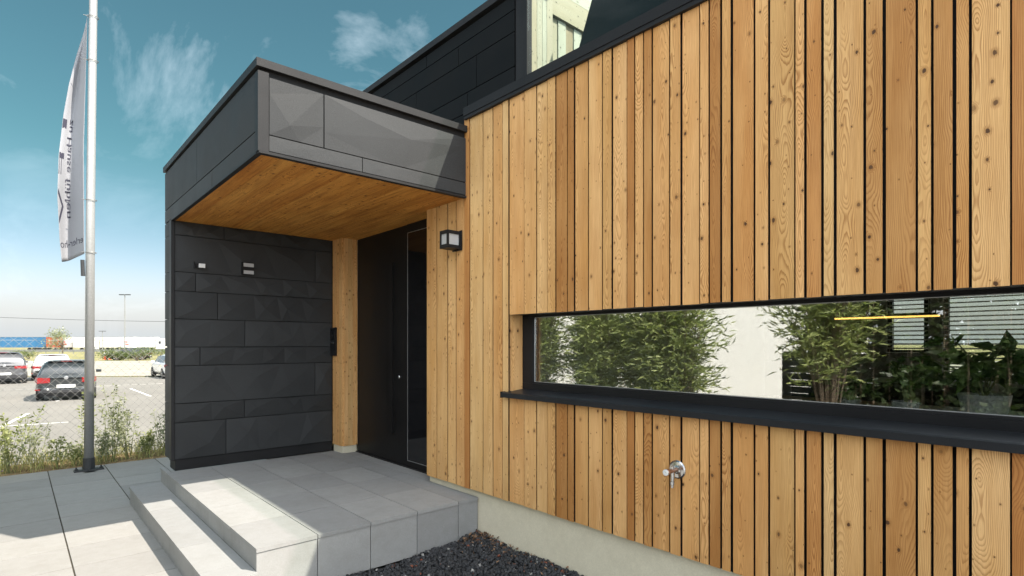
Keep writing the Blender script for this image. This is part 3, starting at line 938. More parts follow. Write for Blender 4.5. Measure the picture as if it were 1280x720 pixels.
sp = thing("motion_sensor", "small square white motion sensor on the black panel wall, left one of the fittings", "sensor", (1.416, 6.40, 2.39))
b = MB(); b.box(-.05, -.043, -.012, .0, -.03, .045); b.box(-.035, .035, -.035, -.001, -.018, .022); b.build("mount", M["frame"], sp)
b = MB(); b.box(-.012, .043, -.060, -.0355, -.018, .022); b.build("sensor_head", M["white_plastic"], sp, bevel=.004)
sp = thing("panel_light", "black square wall light with two white bars on the black panel wall", "lamp", (1.875, 6.40, 2.41))
b = MB(); b.box(-.055, .06, -.05, -.001, -.072, .058); b.build("housing", M["frame"], sp, bevel=.003)
for z in (-.048, .030):
    b = MB(); b.box(-.045, .058, -.054, -.0505, z - .018, z + .020); b.build("light_bar", M["lampface"], sp)
ic = thing("intercom", "black upright intercom panel on the larch strip left of the door", "intercom", (2.848, 6.345, 1.45))
b = MB(); b.box(-.028, 0, -.062, .062, 0, .335); b.build("case", M["frame"], ic, bevel=.003)
b = MB(); b.box(-.0295, -.0285, -.045, .045, .19, .31); b.build("screen", M["screen"], ic)
b = MB(); b.lathe((-.0285, 0, .24), [(.010, 0), (.010, .004), (0, .004)], 14, (-1, 0, 0)); b.build("camera_lens", M["chrome"], ic)
b = MB(); b.box(-.031, -.0285, -.03, .03, .145, .165); b.build("call_button", M["chrome"], ic)

tp = thing("garden_tap", "chrome garden tap with round rosette on the boards under the window", "tap", (2.849, 1.742, .867))
b = MB(); b.lathe((-.001, 0, 0), [(.053, 0), (.053, .006), (.045, .011), (.024, .013), (.016, .016), (0, .016)], 28, (-1, 0, 0)); b.build("rosette", M["chrome"], tp)
b = MB()
b.tube([(-.012, 0, 0), (-.10, 0, 0)], .0125, 14); b.lathe((-.10, 0, 0), [(.0135, 0), (.019, .004), (.019, .018), (.015, .021), (.0, .021)], 16, (-1, 0, 0))
b.build("barrel", M["copper"], tp)
b = MB(); b.lathe((-.1212, 0, 0), [(.0175, 0), (.0175, .007), (.008, .009), (.006, .003), (0, .003)], 16, (-1, 0, 0)); b.build("key_end", M["white_plastic"], tp)
b = MB(); b.tube([(-.052, 0, -.008), (-.052, 0, -.035), (-.056, 0, -.062)], [.013, .012, .010], 14); b.lathe((-.056, 0, -.062), [(.013, 0), (.013, -.018), (.009, -.020), (.009, -.034), (0, -.034)], 14); b.build("spout", M["chrome"], tp)
b = MB(); b.tube([(-.055, 0, .008), (-.055, 0, .026)], .010, 12); b.build("valve_cap", M["chrome"], tp)

# ================================================================== GRAVEL
def ico():
    import bmesh
    bm = bmesh.new(); bmesh.ops.create_icosphere(bm, subdivisions=1, radius=1)
    v = np.array([p.co[:] for p in bm.verts]); f = np.array([[q.index for q in x.verts] for x in bm.faces]); bm.free(); return v, f
IV, IF = ico()
def stones(name, xyz, size, m):
    N = len(xyz)
    dis = 1 + rng.uniform(-.28, .28, (N, len(IV), 1))
    sc = size[:, None, None] * rng.uniform(.65, 1.25, (N, 1, 3))
    V = IV[None] * dis * sc
    a = rng.normal(size=(N, 4)); a /= np.linalg.norm(a, axis=1, keepdims=True)
    w_, x, y, z = a.T
    Rm = np.stack([np.stack([1 - 2 * (y * y + z * z), 2 * (x * y - z * w_), 2 * (x * z + y * w_)], -1),
                   np.stack([2 * (x * y + z * w_), 1 - 2 * (x * x + z * z), 2 * (y * z - x * w_)], -1),
                   np.stack([2 * (x * z - y * w_), 2 * (y * z + x * w_), 1 - 2 * (x * x + y * y)], -1)], 1)
    V = np.einsum("nij,nvj->nvi", Rm, V) + xyz[:, None, :]
    F = (IF[None] + (np.arange(N) * len(IV))[:, None, None]).reshape(-1, 3)
    me = bpy.data.meshes.new(name)
    me.vertices.add(N * len(IV)); me.vertices.foreach_set("co", V.astype(np.float32).ravel())
    me.loops.add(len(F) * 3); me.loops.foreach_set("vertex_index", F.astype(np.int32).ravel())
    me.polygons.add(len(F)); me.polygons.foreach_set("loop_start", np.arange(0, len(F) * 3, 3, dtype=np.int32)); me.polygons.foreach_set("loop_total", np.full(len(F), 3, dtype=np.int32))
    me.materials.append(m)
    at = me.color_attributes.new("rnd", "FLOAT_COLOR", "CORNER")
    cc = np.repeat(np.concatenate([rng.random((N, 3)), np.ones((N, 1))], 1), len(IF) * 3, 0).astype(np.float32)
    at.data.foreach_set("color", cc.ravel()); me.update(calc_edges=True)
    o = bpy.data.objects.new(name, me); C.objects.link(o); return o
def gz(x, y):   # gravel surface height
    return -.035 + .035 * np.exp(-((x - 2.85) / .25) ** 2) + .012 * np.sin(x * 9 + y * 5) + .03 * np.exp(-((x - 2.75) / .3) ** 2 - ((y - 3.5) / .3) ** 2)
N = 15000
gx = rng.uniform(1.46, 2.885, N); gy = rng.uniform(1.6, 3.64, N)
keep = gx > 1.30
xyz = np.stack([gx, gy, gz(gx, gy) + rng.uniform(-.012, .008, N)], 1)
o = stones("lava_gravel", xyz, rng.uniform(.0075, .0165, N), M["lava"])
tag(o, "black lava gravel lying against the plinth and the landing", "gravel", kind="stuff")
g = MB(); 
for i in range(24):
    for j in range(36):
        x0, x1 = 1.27 + i * .0675, 1.27 + (i + 1) * .0675; y0, y1 = -5.9 + j * .265, -5.9 + (j + 1) * .265
        y0, y1 = min(y0, 3.64), min(y1, 3.64)
        q = lambda x, y: (x, y, float(gz(x, y)) - .012)
        g.face([q(x0, y0), q(x1, y0), q(x1, y1), q(x0, y1)])
g.build("gravel_bed", M["lava"])["kind"] = "structure"
N = 170
lx = 2.89 - np.abs(rng.normal(0, .13, N)); ly = rng.uniform(2.6, 3.62, N); ly[:90] = 3.6 - np.abs(rng.normal(0, .14, 90))
cs = np.stack([lx, ly, gz(lx, ly) + .012], 1)
o = quads("dry_leaves", leaves(cs, np.concatenate([rng.normal(size=(N, 2)), rng.uniform(0, .5, (N, 1))], 1), rng.uniform(.02, .05, N), rng.uniform(.004, .010, N), None), M["deadleaf"])
tag(o, "brown dead leaves and twigs scattered on the gravel corner", "leaves", kind="stuff")

# ================================================================== FLAG POLE AND BANNER
FP = Vector((.697, 8.746, 0))
fp = thing("flagpole", "tall slim aluminium flagpole bolted to the paving slabs", "flagpole", FP)
b = MB(); b.tube([(0, 0, .02), (.015, -.013, 3.2), (.045, -.038, 6.2), (.06, -.05, 8.2)], [.052, .047, .042, .034], 20, cap=True); b.build("mast", M["steel"], fp, smooth=True)
b = MB(); b.box(-.15, .15, -.06, .06, 0, .016); b.box(-.06, .06, -.15, .15, .0165, .028)
b.tube([(0, 0, .0285), (0, 0, .16)], .062, 18)
for s1 in (-.125, .125):
    b.lathe((s1, 0, .0165), [(.017, 0), (.017, .016), (.008, .02), (.008, .035), (0, .035)], 8); b.lathe((0, s1, .0285), [(.017, 0), (.017, .016), (.008, .02), (.008, .035), (0, .035)], 8)
b.build("base_plate", M["polebase"], fp)
FD = Vector((.0794, .9968, 0)); LT = Vector((-.9968, .0794, 0))   # the banner hangs to the left of the pole
ZTOP, ZBOT = 5.72, 2.72
wtab_z = [2.70, 2.94, 3.4, 3.9, 4.45, 4.85, 5.25, 5.55, 5.72]
wtab_w = [.225, .245, .262, .248, .215, .17, .105, .05, .022]
def fpos(u, z, off=0.0):
    wv = np.interp(z, wtab_z, wtab_w)
    tt = (z - 0) / 8.2
    lat = .060 + .022 * max(0, 1 - abs(z - 4.0) / 1.6) + u * wv
    fold = .16 * math.sin(u * 2.6) + .05 * math.sin(u * 7 + z * 1.1) * u + .03 * math.sin(z * 4 + u * 3) * u
    dep = fold + .25 * u * (1 - wv / .4)
    zz_ = z - .10 * u * max(0, 1 - (z - ZBOT) / .6) + .06 * u * 0
    base = Vector((.045 * z / 6.2, -.038 * z / 6.2, 0))
    return base + LT * lat + FD * (dep - off) + Vector((0, 0, zz_))
fl = thing("banner_flag", "long white banner flag hanging limp from the flagpole, lettering seen from behind", "flag", FP)
nu, nv = 24, 60
vs = [tuple(fpos(i / nu, ZBOT + (ZTOP - ZBOT) * j / nv)) for j in range(nv + 1) for i in range(nu + 1)]
fs = [(j * (nu + 1) + i, j * (nu + 1) + i + 1, (j + 1) * (nu + 1) + i + 1, (j + 1) * (nu + 1) + i) for j in range(nv) for i in range(nu)]
m, t = mat("flag_cloth"); k = NT(t)
o_ = k.n("ShaderNodeOutputMaterial"); df = k.n("ShaderNodeBsdfDiffuse"); tl = k.n("ShaderNodeBsdfTranslucent"); mx = k.n("ShaderNodeMixShader")
cn = k.mix(k.mapr(k.noise(k.objc(), 300, 2), .3, .7), (.36, .365, .39), (.40, .405, .43))
k.l(cn, df.inputs[0]); k.l(cn, tl.inputs[0]); mx.inputs[0].default_value = .3
k.l(df.outputs[0], mx.inputs[1]); k.l(tl.outputs[0], mx.inputs[2]); k.l(mx.outputs[0], o_.inputs[0]); M["flag"] = m
b = MB(); b.shape(vs, fs); co = b.build("cloth", M["flag"], fl, smooth=True)
sm = co.modifiers.new("thickness", "SOLIDIFY"); sm.thickness = .0015
M["flagink"] = simple("flag_ink", (.03, .03, .05), .8)
def textmesh(s, size=1.0):
    cu = bpy.data.curves.new("txt", "FONT"); cu.body = s; cu.size = size; cu.resolution_u = 4
    to = bpy.data.objects.new("txt", cu); C.objects.link(to)
    dg = bpy.context.evaluated_depsgraph_get()
    me = bpy.data.meshes.new_from_object(to.evaluated_get(dg))
    vs = [tuple(v.co) for v in me.vertices]; fs = [tuple(p.vertices) for p in me.polygons]
    bpy.data.objects.remove(to); bpy.data.meshes.remove(me); bpy.data.curves.remove(cu)
    return vs, fs
def flagtext(s, fn, name):
    vs, fs = textmesh(s)
    x0 = min(v[0] for v in vs); x1 = max(v[0] for v in vs)
    b = MB()
    pts = [fpos(*fn((v[0] - x0) / (x1 - x0), v[1]), .006) for v in vs]
    b.shape([tuple(p) for p in pts], fs)
    return b.build(name, M["flagink"], fl)
zt, zb = 4.44, 3.22
for wd_, a0, a1 in (("zu", 4.44, 4.28), ("Hause", 4.20, 3.76), ("fühlen", 3.68, 3.20)):
    flagtext(wd_, lambda a, y, a0=a0, a1=a1: (.54 + y * .29, a0 + (a1 - a0) * a), "slogan_word")
flagtext("erler-ho", lambda a, y: (.05 + .93 * a, 2.87 + y * .12), "web_address")
for s_, z0, z1 in (("I", 4.42, 4.30), ("F", 3.98, 3.70), ("V", 3.52, 3.12)):
    flagtext(s_, lambda a, y, z0=z0, z1=z1: (.80 + y * .26, z0 + (z1 - z0) * a), "large_letter")
for z in (5.70, 5.15, 3.40, 2.74):
    b = MB()
    ps = [Vector((.045 * z / 6.2, -.038 * z / 6.2, z)) + (LT * math.cos(a) + FD * math.sin(a)) * .056 for a in np.linspace(0, 6.283, 17)]
    b.tube([tuple(p) for p in ps], .004, 6, cap=False)
    p0 = Vector((.045 * z / 6.2, -.038 * z / 6.2, z)); b.tube([tuple(p0 + LT * .055), tuple(p0 + LT * .10)], .004, 6)
    b.build("flag_ring", M["galv"], fl)
b = MB(); b.tube([tuple(Vector((.02, -.02, 2.64)) + LT * .085), tuple(Vector((.02, -.02, 2.44)) + LT * .08)], .022, 10); b.build("weight", M["polebase"], fl)

# ================================================================== FENCE
fn = thing("chain_link_fence", "chain-link fence of thin diagonal wire between the weeds and the car park", "fence", (0, 9.62, 0))
b = MB(); H_ = 1.66; st = .104
x = -12.0
def prism(mb, p, q, r):
    p, q = Vector(p), Vector(q); d_ = (q - p).normalized(); u = Vector((0, 1, 0)); v = d_.cross(u)
    vs = []
    for e in (p, q):
        for a in (0, 2.094, 4.189): vs.append(tuple(e + (u * math.cos(a) + v * math.sin(a)) * r))
    mb.shape(vs, [(0, 1, 4, 3), (1, 2, 5, 4), (2, 0, 3, 5)])
while x < 8.5:
    prism(b, (x, .0015, .02), (x + H_ * .98, .0015, H_ + .02), .0018)
    prism(b, (x + H_ * .98, -.0015, .02), (x, -.0015, H_ + .02), .0018)
    x += st
for z in (.06, 1.0, H_ - .02): b.tube([(-12, 0.004, z), (8.5, 0.004, z)], .002, 5)
b.build("wire_mesh", M["galv"], fn)
for x in (-11.6, -9.0, -6.4, -3.8, -1.2, 2.2, 4.8, 7.4):
    b = MB(); b.tube([(x, .035, -.1), (x, .035, 1.74)], .024, 10); b.build("post", M["galv"], fn)

# ================================================================== WEEDS
def weed(loc, h, ns, spread, nl, L, label, seed, lm_="weed", W=.22, lean=0, name="tall_weed"):
    rs = np.random.default_rng(seed)
    t_ = thing(name, label, "plant", loc, 0, "weeds along the fence")
    b = MB(); cs = []; ds = []
    for i in range(ns):
        a = rs.uniform(0, 6.283); q = rs.uniform(.15, 1) * spread; hh = h * rs.uniform(.55, 1)
        base = np.array([rs.normal(0, .03), rs.normal(0, .02), 0])
        tip = base + np.array([math.cos(a) * q + lean, math.sin(a) * q * .6, hh])
        midp = base + (tip - base) * .5 + np.array([rs.normal(0, .02), rs.normal(0, .02), h * .06])
        b.tube([tuple(base), tuple(midp), tuple(tip)], [.004, .003, .0015], 5)
        for j in range(int(nl * .72)):
            f_ = rs.uniform(.12, 1) ** .8
            c_ = base * (1 - f_) ** 2 + 2 * midp * f_ * (1 - f_) + tip * f_ ** 2
            # short twigs carry the leaves
            aa = rs.uniform(0, 6.283)
            dd = np.array([math.cos(aa), math.sin(aa), rs.uniform(.0, 1.1)])
            tw = rs.uniform(0, .5) * .16 * (1.15 - f_)
            cs.append(c_ + dd * tw); ds.append(dd + rs.normal(size=3) * .4)
    b.build("stem", M["stem"], t_)
    n = len(cs)
    quads("foliage", leaves(np.array(cs), np.array(ds), rs.uniform(.5, 1.2, n) * L, L * W), M[lm_], t_)
    return t_
weed((-.05, 9.30, -.02), .85, 12, .40, 60, .055, "bushy grey-green weed at the left edge of the fence strip", 1, "weed")
weed((-.62, 9.30, -.02), .9, 11, .40, 55, .055, "bushy weed outside the left end of the paving edge", 15, "weed")
weed((.20, 9.40, -.02), .62, 8, .25, 50, .05, "pale bushy weed right of the leftmost weed", 2, "weedgrey")
weed((.42, 9.22, -.02), .42, 6, .10, 55, .045, "short dark upright weed between the left weeds and the pole", 3, "weed")
weed((.60, 9.28, -.02), .34, 8, .16, 45, .045, "low leafy weed just left of the pole foot", 11, "weed")
weed((.70, 9.34, -.02), 1.22, 3, .05, 90, .05, "single tall slender weed stalk rising just left of the flagpole", 4, "weed", lean=.03)
weed((1.00, 9.30, -.02), 1.15, 11, .22, 70, .05, "large open-branched grey weed right of the flagpole", 5, "weedgrey")
weed((1.18, 9.36, -.02), .75, 9, .22, 60, .045, "medium grey-green weed between the large weed and the house wall", 6, "weedgrey")
weed((1.40, 9.30, -.02), .42, 9, .16, 55, .05, "low bright green weed near the black wall", 7, "weed")
weed((1.62, 9.36, -.02), .66, 8, .18, 50, .045, "dry brownish weed beside the black wall", 8, "weedgrey")
weed((1.95, 9.36, -.02), .6, 8, .18, 50, .045, "weed half hidden behind the black wall", 18, "weed")
weed((.86, 9.20, -.02), .5, 8, .14, 55, .045, "short weed at the foot of the large open weed", 28, "weedgrey")
N = 7000
gx = rng.uniform(-6, 5, N); gy = 9.08 + .80 * rng.random(N) ** .9
hh = rng.uniform(.05, .32, N)
cs = np.stack([gx, gy, np.full(N, -.02)], 1); ds = np.stack([rng.normal(0, .35, N), rng.normal(0, .35, N), np.ones(N)], 1)
o = quads("dry_grass", leaves(cs, ds, hh, rng.uniform(.002, .005, N), bend=.3), M["straw"])
tag(o, "straw-coloured grass along the edge of the paving", "grass", kind="stuff")
# lavender leaning into the picture
lv = thing("lavender_bush", "lavender bush with dark purple spikes leaning over the paving at the left edge", "plant", (-.50, 7.15, 0))
b = MB(); cs = []; ds = []; sc_ = []; sdn = []
for i in range(70):
    a = random.uniform(0, 6.283); q = random.uniform(.1, .46); h = random.uniform(.3, .58)
    tip = Vector((math.cos(a) * q, math.sin(a) * q, h))
    b.tube([(tip.x * .1, tip.y * .1, 0), (tip.x * .5, tip.y * .5, h * .65), tuple(tip)], .0018, 4)
    for j in range(10):
        f_ = random.uniform(.1, .7); cs.append((tip.x * f_, tip.y * f_, h * f_ * 1.05)); ds.append((random.gauss(0, .5), random.gauss(0, .5), 1))
    dv = (tip - Vector((tip.x * .5, tip.y * .5, h * .65))).normalized()
    for j in range(14):
        p = tip - dv * random.uniform(-.01, .06); sc_.append(tuple(p)); sdn.append(tuple(dv + Vector((random.gauss(0, .7), random.gauss(0, .7), random.gauss(0, .7)))))
b.build("stem", M["stem"], lv)
quads("foliage", leaves(np.array(cs), np.array(ds), .05, .004), M["weedgrey"], lv)
quads("flower_spike", leaves(np.array(sc_), np.array(sdn), .016, .005), M["lavender"], lv)

# ================================================================== CARS
def carmats():
    M["tyre"] = simple("tyre_rubber", (.02, .02, .02), .85)
    M["rim"] = simple("alloy_rim", (.45, .45, .46), .3, .8)
    M["cglass"] = simple("car_glass", (.012, .014, .016), .05, spec=.8, var=.02)
    M["tail"] = simple("tail_light_red", (.22, .006, .006), .2, spec=.7, var=.1)
    M["headl"] = simple("headlight_clear", (.7, .7, .7), .15)
    M["plate"] = simple("number_plate_white", (.78, .78, .76), .5, var=.02)
    M["plastic"] = simple("bumper_plastic", (.02, .02, .022), .6)
    def paint(n, c, met=0.0):
        m, t = mat(n); k = NT(t)
        bs = k.bsdf(k.mix(k.mapr(k.noise(k.objc(), 3, 3), .3, .7), [x * .92 for x in c], [x * 1.06 for x in c]), .3, met, .5)
        bs.inputs["Coat Weight"].default_value = .8; bs.inputs["Coat Roughness"].default_value = .04
        M[n] = m
    paint("paint_black", (.018, .022, .024)); paint("paint_white", (.78, .78, .77)); paint("paint_grey", (.10, .10, .105), .3)
carmats()

def car(label, loc, rz, paint, Ln=4.0, Wd=1.72, Ht=1.46, suv=False, estate=False, plate=True, emblem=True, extra=None):
    c = thing("parked_car", label, "car", loc, rz, "cars parked beyond the fence")
    hw = Wd / 2; r_ = -Ln / 2; f_ = Ln / 2
    belt = .60 * Ht + .04
    # stations: y, ztop, zbelt, half width at belt, half width at roof
    rearslope = .10 if not estate else .18
    stn = [
        (r_, belt - .10, belt - .16, hw * .86, hw * .80),
        (r_ + .05, belt + .06, belt - .03, hw * .93, hw * .84),
        (r_ + .14, belt + .22 * Ht * .9, belt, hw * .965, hw * .80),
        (r_ + .30 + rearslope, Ht - .07, belt + .01, hw * .985, hw * .74),
        (r_ + .55 + rearslope, Ht - .02, belt + .01, hw, hw * .735),
        (r_ + Ln * .38, Ht, belt, hw, hw * .74),
        (r_ + Ln * .54, Ht - .04, belt - .01, hw, hw * .73),
        (r_ + Ln * .60, Ht - .12, belt - .01, hw, hw * .725),
        (r_ + Ln * .735, belt + .05, belt - .03, hw * .99, hw * .80),
        (r_ + Ln * .80, belt - .02, belt - .06, hw * .985, hw * .82),
        (r_ + Ln * .93, belt - .10, belt - .15, hw * .95, hw * .78),
        (f_ - .05, belt - .20, belt - .25, hw * .87, hw * .70),
        (f_, belt - .34, belt - .38, hw * .78, hw * .66)]
    b = MB(); nsec = 0; rows_ = []
    for (y, zt_, zb_, wb, wt) in stn:
        zbot = .30 if abs(y) > Ln * .45 else .22
        if y in (r_, f_): zbot = .36
        half = [(0, zbot), (wb * .80, zbot), (wb * .95, zbot + .07), (wb * 1.0, .50), (wb * .995, zb_ - .08), (wb * .965, zb_),
                (wb * .93 * .5 + wt * .5 if zt_ > zb_ + .2 else wb * .90, zb_ + (zt_ - zb_) * .5), (wt, zt_ - (.05 if zt_ > zb_ + .2 else .012)), (wt * .82, zt_ - .008), (wt * .4, zt_), (0, zt_ + .004)]
        ring = [(x, y, z) for x, z in half] + [(-x, y, z) for x, z in half[-2:0:-1]]
        rows_.append(ring)
    n = len(rows_[0])
    vs = [p for r2 in rows_ for p in r2]; fs = []
    for i in range(len(rows_) - 1):
        for j in range(n):
            fs.append((i * n + j, i * n + (j + 1) % n, (i + 1) * n + (j + 1) % n, (i + 1) * n + j))
    fs.append(tuple(range(n)))
    fs.append(tuple((len(rows_) - 1) * n + j for j in range(n - 1, -1, -1)))
    b.shape(vs, fs); body = b.build("body", M[paint], c, smooth=True)
    ss = body.modifiers.new("smooth", "SUBSURF"); ss.levels = 2; ss.render_levels = 2
    # rear glass, raised off the tailgate
    zb_, zt_ = belt + .03, Ht - .085
    yb, yt = r_ + .035, r_ + .30 + rearslope - .025
    b = MB(); K = 8
    P = [(-hw * .80 + 2 * hw * .80 * k / K, zb_) for k in range(K + 1)]
    def rp(k, top):
        s_ = -1 + 2 * k / K
        x = s_ * (hw * (.62 if top else .76)); z = zt_ if top else zb_
        y = (yt if top else yb) + .06 * s_ * s_ - .015
        return (x, y, z)
    for k in range(K):
        a_, b2, c2, d2 = rp(k, 0), rp(k + 1, 0), rp(k + 1, 1), rp(k, 1)
        b.face([a_, b2, c2, d2])
        b.face([(p[0], p[1] + .05, p[2]) for p in (d2, c2, b2, a_)])
    b.build("rear_window", M["cglass"], c, smooth=True)
    b = MB(); b.box(-hw * .62, hw * .62, yt - .05, yt + .16, Ht - .055, Ht - .025); b.build("roof_spoiler", M[paint], c, bevel=.01)
    b = MB(); b.box(-hw * .18, hw * .18, yt - .054, yt - .049, Ht - .050, Ht - .032); b.build("brake_light", M["tail"], c)
    for s_ in (-1, 1):
        b = MB()
        ys_ = [r_ + .62, r_ + Ln * .38, r_ + Ln * .56, r_ + Ln * .70]
        lo = belt + .04
        def sp_(y, z, wy):  # point on the side glass
            f2 = (z - belt) / (Ht - belt)
            return (s_ * (hw * .965 * (1 - f2) + hw * .745 * f2 + .012), y, z)
        top_ = [(r_ + .78, Ht - .13), (r_ + Ln * .38, Ht - .09), (r_ + Ln * .55, Ht - .12), (r_ + Ln * .60, Ht - .19)]
        bot_ = [(r_ + .50, lo), (r_ + Ln * .38, lo), (r_ + Ln * .55, lo), (r_ + Ln * .69, lo)]
        for q in range(3):
            g2 = .02
            p4 = [sp_(bot_[q][0] + g2, bot_[q][1], 0), sp_(bot_[q + 1][0] - g2, bot_[q + 1][1], 0), sp_(top_[q + 1][0] - g2, top_[q + 1][1], 0), sp_(top_[q][0] + g2, top_[q][1], 0)]
            b.face(p4 if s_ > 0 else p4[::-1])
        b.build("side_window", M["cglass"], c)
        # tail light wraps round the corner
        b = MB(); zl = belt - .17; hl = .105 if not suv else .075
        wi = .52 if not suv else .42
        b.shape([(s_ * hw * wi, r_ - .025, zl - hl * .8), (s_ * hw * .93, r_ + .0, zl - hl), (s_ * hw * 1.015, r_ + .22, zl - hl * .4), (s_ * hw * wi, r_ - .02, zl + hl * .8), (s_ * hw * .92, r_ + .01, zl + hl), (s_ * hw * 1.01, r_ + .26, zl + hl),
                 (s_ * hw * wi, r_ + .14, zl - hl * .8), (s_ * hw * .7, r_ + .2, zl), (s_ * hw * wi, r_ + .14, zl + hl * .8)],
                [(0, 1, 4, 3), (1, 2, 5, 4), (0, 3, 8, 6), (3, 4, 5, 8), (0, 6, 2, 1)])
        b.build("tail_light", M["tail"], c)
        b = MB(); b.box(s_ * hw * .86 - .12, s_ * hw * .86 + .02, r_ - .028, r_ + .05, .40, .435); b.build("reflector", M["tail"], c)
        b = MB(); b.shape([(s_ * hw * .60, f_ - .02, belt - .34), (s_ * hw * .9, f_ - .14, belt - .32), (s_ * hw * .9, f_ - .2, belt - .2), (s_ * hw * .6, f_ - .08, belt - .23)], [(0, 1, 2, 3)]); b.build("headlight", M["headl"], c)
        b = MB(); b.obox((s_ * (hw + .09), r_ + Ln * .64, belt + .05), (.09, .05, .06), ((1, 0, 0), (0, 1, 0), (0, 0, 1))); b.build("mirror", M[paint], c, bevel=.03)
        for yw in (r_ + Ln * .19, r_ + Ln * .81):
            wr = .315 if not suv else .35
            b = MB(); b.lathe((s_ * (hw - .20), yw, wr), [(wr * .6, 0), (wr * .96, .0), (wr, .03), (wr, .17), (wr * .95, .205), (wr * .66, .208), (wr * .62, .19)], 26, (s_, 0, 0)); wh = b.build("wheel", M["tyre"], c)
            b = MB(); b.lathe((s_ * (hw - .20), yw, wr), [(wr * .64, .18), (wr * .60, .195), (wr * .2, .185), (wr * .12, .2), (0, .2)], 20, (s_, 0, 0)); b.build("rim", M["rim"], wh)
    b = MB(); b.box(-hw * .90, hw * .90, r_ - .035, r_ + .14, .30, .47 if suv else .40); b.build("bumper", M["plastic"], c, bevel=.03)
    b = MB(); b.box(-hw * .85, hw * .85, r_ + .15, f_ - .2, .17, .30); b.build("underbody", M["plastic"], c)
    if plate:
        b = MB(); b.box(-.26, .26, r_ - .052, r_ - .036, .475, .585); pt = b.build("number_plate", M["plate"], c)
        for q, x in enumerate((-.19, -.13, -.05, .01, .07, .13, .18)):
            b = MB(); b.box(x - .014, x + .014, r_ - .0535, r_ - .0522, .505, .555); b.build("plate_character", M["plastic"], pt)
    if emblem:
        b = MB(); b.lathe((0, r_ + .01, belt - .09), [(.062, 0), (.062, .03), (.050, .034), (.047, .03), (0, .03)], 24, (0, -1, 0)); b.build("emblem", M["rim"], c)
    b = MB(); b.box(-.3, .3, r_ - .012, r_ + .06, belt - .225, belt - .205); b.build("tailgate_grip", M["plastic"], c)
    return c
LOT = -.45
car("black hatchback with red tail lights, parked nearest behind the flagpole", (1.56, 27.55, LOT), R(-5), "paint_black")
car("grey sport utility car parked at the far left edge of the lot", (-.50, 40.2, LOT), R(3), "paint_grey", 4.45, 1.84, 1.64, suv=True)
car("white estate car half hidden behind the black hatchback", (1.70, 42.4, LOT), R(-3), "paint_white", 4.45, 1.82, 1.47, suv=True, emblem=False)
car("white saloon car seen from its left side beside the black wall", (7.35, 39.6, LOT), R(1), "paint_white", 4.6, 1.8, 1.44, estate=True)
car("dark sport utility car parked far away among the verge bushes", (11.2, 87, -.48), R(70), "paint_black", 4.5, 1.84, 1.60, suv=True)

# ================================================================== FAR BACKGROUND
sg = thing("parking_sign", "black board with a yellow 1 on a yellow post behind the white car", "sign", fr(47, (50 - 640) / 693 * 47, -.45), R(-2))
M["yellow"] = simple("yellow_paint", (.75, .52, .04), .5)
b = MB(); b.box(-.21, .21, -.02, .02, .78, 1.10); b.build("board", M["plastic"], sg)
b = MB(); b.box(-.10, .10, -.06, .06, 0, .775); b.build("post", M["yellow"], sg)
vs, fs = textmesh("1", .34)
b = MB(); b.shape([(v[0] - .08, -.023, v[1] + .82) for v in vs], fs); b.build("number", M["yellow"], sg)

def bush(loc, r, h, label, seed, name="verge_bush", m="bush", nl=500, L=.16, cat="bush", grp="bushes on the dry verge"):
    rs = np.random.default_rng(seed)
    t_ = thing(name, label, cat, loc, 0, grp)
    b = MB(); nb = 7; ctr = []
    for i in range(nb):
        a = rs.uniform(0, 6.283); q = r * rs.uniform(.2, .75)
        tip = (math.cos(a) * q, math.sin(a) * q, h * rs.uniform(.45, .8)); ctr.append(tip)
        b.tube([(0, 0, 0), (tip[0] * .4, tip[1] * .4, tip[2] * .5), tip], [.04 * h, .02 * h, .01 * h], 5)
    b.build("stem", M["bark"], t_)
    ctr = np.array(ctr); idx = rs.integers(0, nb, nl)
    p = ctr[idx] + rs.normal(size=(nl, 3)) * np.array([r * .28, r * .28, h * .18]); p[:, 2] = np.clip(p[:, 2], .02, h)
    quads("foliage", leaves(p, rs.normal(size=(nl, 3)), rs.uniform(.6, 1.3, nl) * L, L * .3), M[m], t_)
    return t_
BB = [(56, 134, 1.3, 1.3, "small round green bush left of the far dark car"), (56, 146, 1.2, 1.2, "round green bush in front of the far dark car"),
      (57, 154, 1.0, 1.0, "low bush right of the lamp mast on the verge"), (55, 171, 2.0, 1.7, "wide green bush left of the white estate car"), (57, 178, 1.6, 1.5, "green bush just above the white estate car"),
      (58, 24, .9, 1.0, "small dark bush left of the yellow sign"), (60, 36, 1.6, 1.1, "low dark bush just left of the parking sign"), (62, 200, 1.6, 1.3, "verge bush beside the black wall edge")]
for q, (f_, px_, r_, h_, lab) in enumerate(BB):
    bush(fr(f_ * 1.25, (px_ - 640) / 693 * f_ * 1.25, -.48), r_, h_ * 1.1, lab, 40 + q)
tr = thing("roadside_tree", "small loose-crowned tree standing in front of the orange trailer", "tree", fr(84, (78 - 640) / 693 * 84, -.35))
b = MB(); b.tube([(0, 0, 0), (.05, 0, 1.2), (.1, 0, 2.6)], [.10, .08, .05], 8)
tips = []
for i in range(10):
    a = rng.uniform(0, 6.28); q = rng.uniform(.5, 1.5); tp_ = (math.cos(a) * q, math.sin(a) * q, rng.uniform(1.8, 3.7)); tips.append(tp_)
    b.tube([(.05, 0, 1.1), (tp_[0] * .4, tp_[1] * .4, 1.1 + (tp_[2] - 1.1) * .6), tp_], [.05, .03, .012], 5)
b.build("trunk", M["bark"], tr)
tips = np.array(tips); p = tips[rng.integers(0, 10, 900)] + rng.normal(size=(900, 3)) * .42
quads("crown", leaves(p, rng.normal(size=(900, 3)), rng.uniform(.15, .35, 900), .07), M["weedgrey"], tr)
